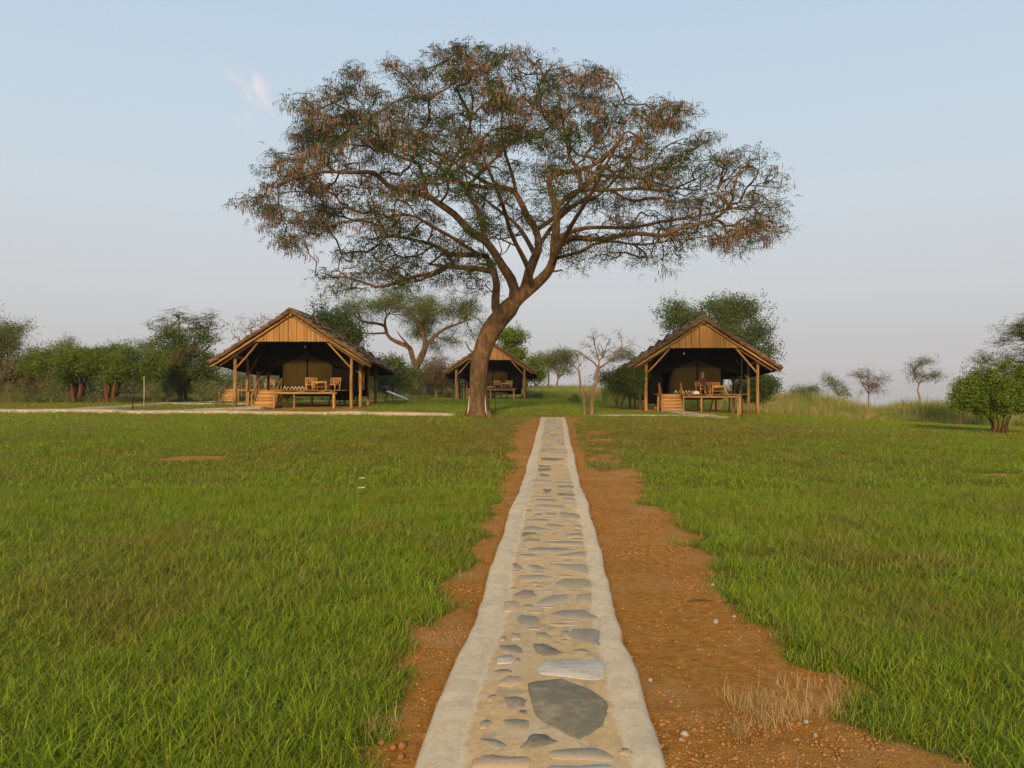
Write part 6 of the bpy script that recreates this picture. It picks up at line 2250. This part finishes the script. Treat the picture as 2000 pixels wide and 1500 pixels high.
bushy("round_shrub_tree", 'round bright green shrub tree with a thick reddish stem cluster at the right edge', 'tree', 31.5, None,
      [(1955, 745, 44, 26), (1930, 765, 48, 30), (1980, 765, 56, 34), (1905, 775, 36, 24), (1955, 784, 60, 26), (2020, 778, 50, 34), (1918, 745, 16, 16, .8), (1890, 788, 20, 12, .9), (1960, 722, 12, 10, .6), (1900, 755, 16, 12, .6)],
      700, 7, 'broad', MAT['leaf_bright'], MAT['bark_red'], st, 56, size=.78, tip=.008, sig=.17, hollow=.85, step=.3,
      extra=[('shoots', 'frond', MAT['leaf_bright'], [(1878, 780, 10, 8), (1890, 748, 12, 10), (1905, 728, 9, 10), (1930, 722, 12, 10), (1965, 714, 12, 10), (1995, 725, 14, 10), (2025, 735, 16, 12), (1872, 800, 8, 6), (1895, 768, 12, 8), (1915, 742, 10, 8)], 260, .8)])
# far scrub that closes the view between the nearer trees
rs_ = np.random.default_rng(77)
cen, hh = [], []
for i in range(420):
    px = rs_.uniform(-120, 1030)
    Yd = rs_.uniform(92, 125)
    top_ = np.interp(px, [-120, 60, 300, 500, 720, 900, 1030], [728, 735, 738, 735, 728, 732, 742]) + rs_.normal(0, 6)
    p_ = at(px, top_, Yd)
    z0 = zf(p_.x, Yd)
    for k in range(7):
        cen.append((p_.x + rs_.normal(0, 1.3), Yd + rs_.normal(0, 1), z0 + (p_.z - z0) * rs_.uniform(0.02, 1)))
cen = np.array(cen)
pos = around(cen, 5, (.7, .7, .45), rs_)
vs, qs, off = [], [], 0
for g_ in range(3):
    tv, tq = leaf_template('broad', rs_)
    sel = pos[g_::3]
    v, q = stamp(tv, tq, sel, rot_mats(len(sel), .7, rs_), rs_.uniform(2.2, 3.8, len(sel)))
    vs.append(v); qs.append(q + off); off += len(v)
o = link("scrubland", mk_mesh("scrubland", np.concatenate(vs), np.concatenate(qs), None, MAT['scrub']))
tag(o, 'hazy green scrub closing the view behind the trees', None, None, 'stuff')
# thin warm haze over the whole place
hz = new_mat("haze")
t_h = NT(hz)
ho = t_h.n('ShaderNodeOutputMaterial')
hv = t_h.n('ShaderNodeVolumePrincipled', {'Color': C(.96, .95, .95), 'Density': .00026, 'Anisotropy': .2})
hz.node_tree.links.new(hv.outputs[0], ho.inputs['Volume'])
mb = MB(); mb.box((0, 0, 0), (6400, 5200, 1019))
ho_ = mb.build("haze", hz, None, loc=(0, 2000, -490.5))
ho_['kind'] = 'stuff'
SC.cycles.volume_bounces = 0
# saplings and weeds at the left and around the huts
sap = [(100, 790, 738, 47, 'bushy yellow green sapling before the low flat trees'), (48, 790, 742, 50, 'thin sapling near the left edge of the view'), (130, 780, 745, 52, 'sapling under the left low flat tree'),
       (418, 806, 745, 40, 'slender yellowish sapling left of the left hut front post'), (300, 792, 745, 48, 'pale thin sapling beside the pale stake'), (328, 785, 748, 52, 'sapling under the large flowering bush'),
       (392, 788, 742, 49, 'sapling near the left eave of the left hut'), (556, 797, 770, 42, 'low leafy plant under the left hut deck'), (1122, 792, 768, 60, 'small green shrublet right of the middle hut'),
       (20, 785, 750, 48, 'leafy sapling at the far left edge')]
for i, (px, pb, ptop, Yd, lb) in enumerate(sap):
    hpx = pb - ptop
    bushy("sapling", lb, 'plant', Yd, (px, pb), [(px, ptop + hpx * .35, hpx * .35 + 3, hpx * .35), (px + 4, ptop + hpx * .6, hpx * .35, hpx * .25)], 34, 4, 'broad', MAT['weed'] if i % 2 else MAT['leaf_far'], MAT['bark_pale'],
          [([(px + dx * .3, pb), (px + dx, (pb + ptop) / 2), (px + dx * 1.8, ptop + 4)], .018, .006) for dx in (-4, 0, 4)], 70 + i, size=.6, tip=.006, sig=.12, group='young plants around the huts', hollow=.2)
print("tris", sum(len(o.data.polygons) * 2 for o in SC.objects if o.type == 'MESH'))
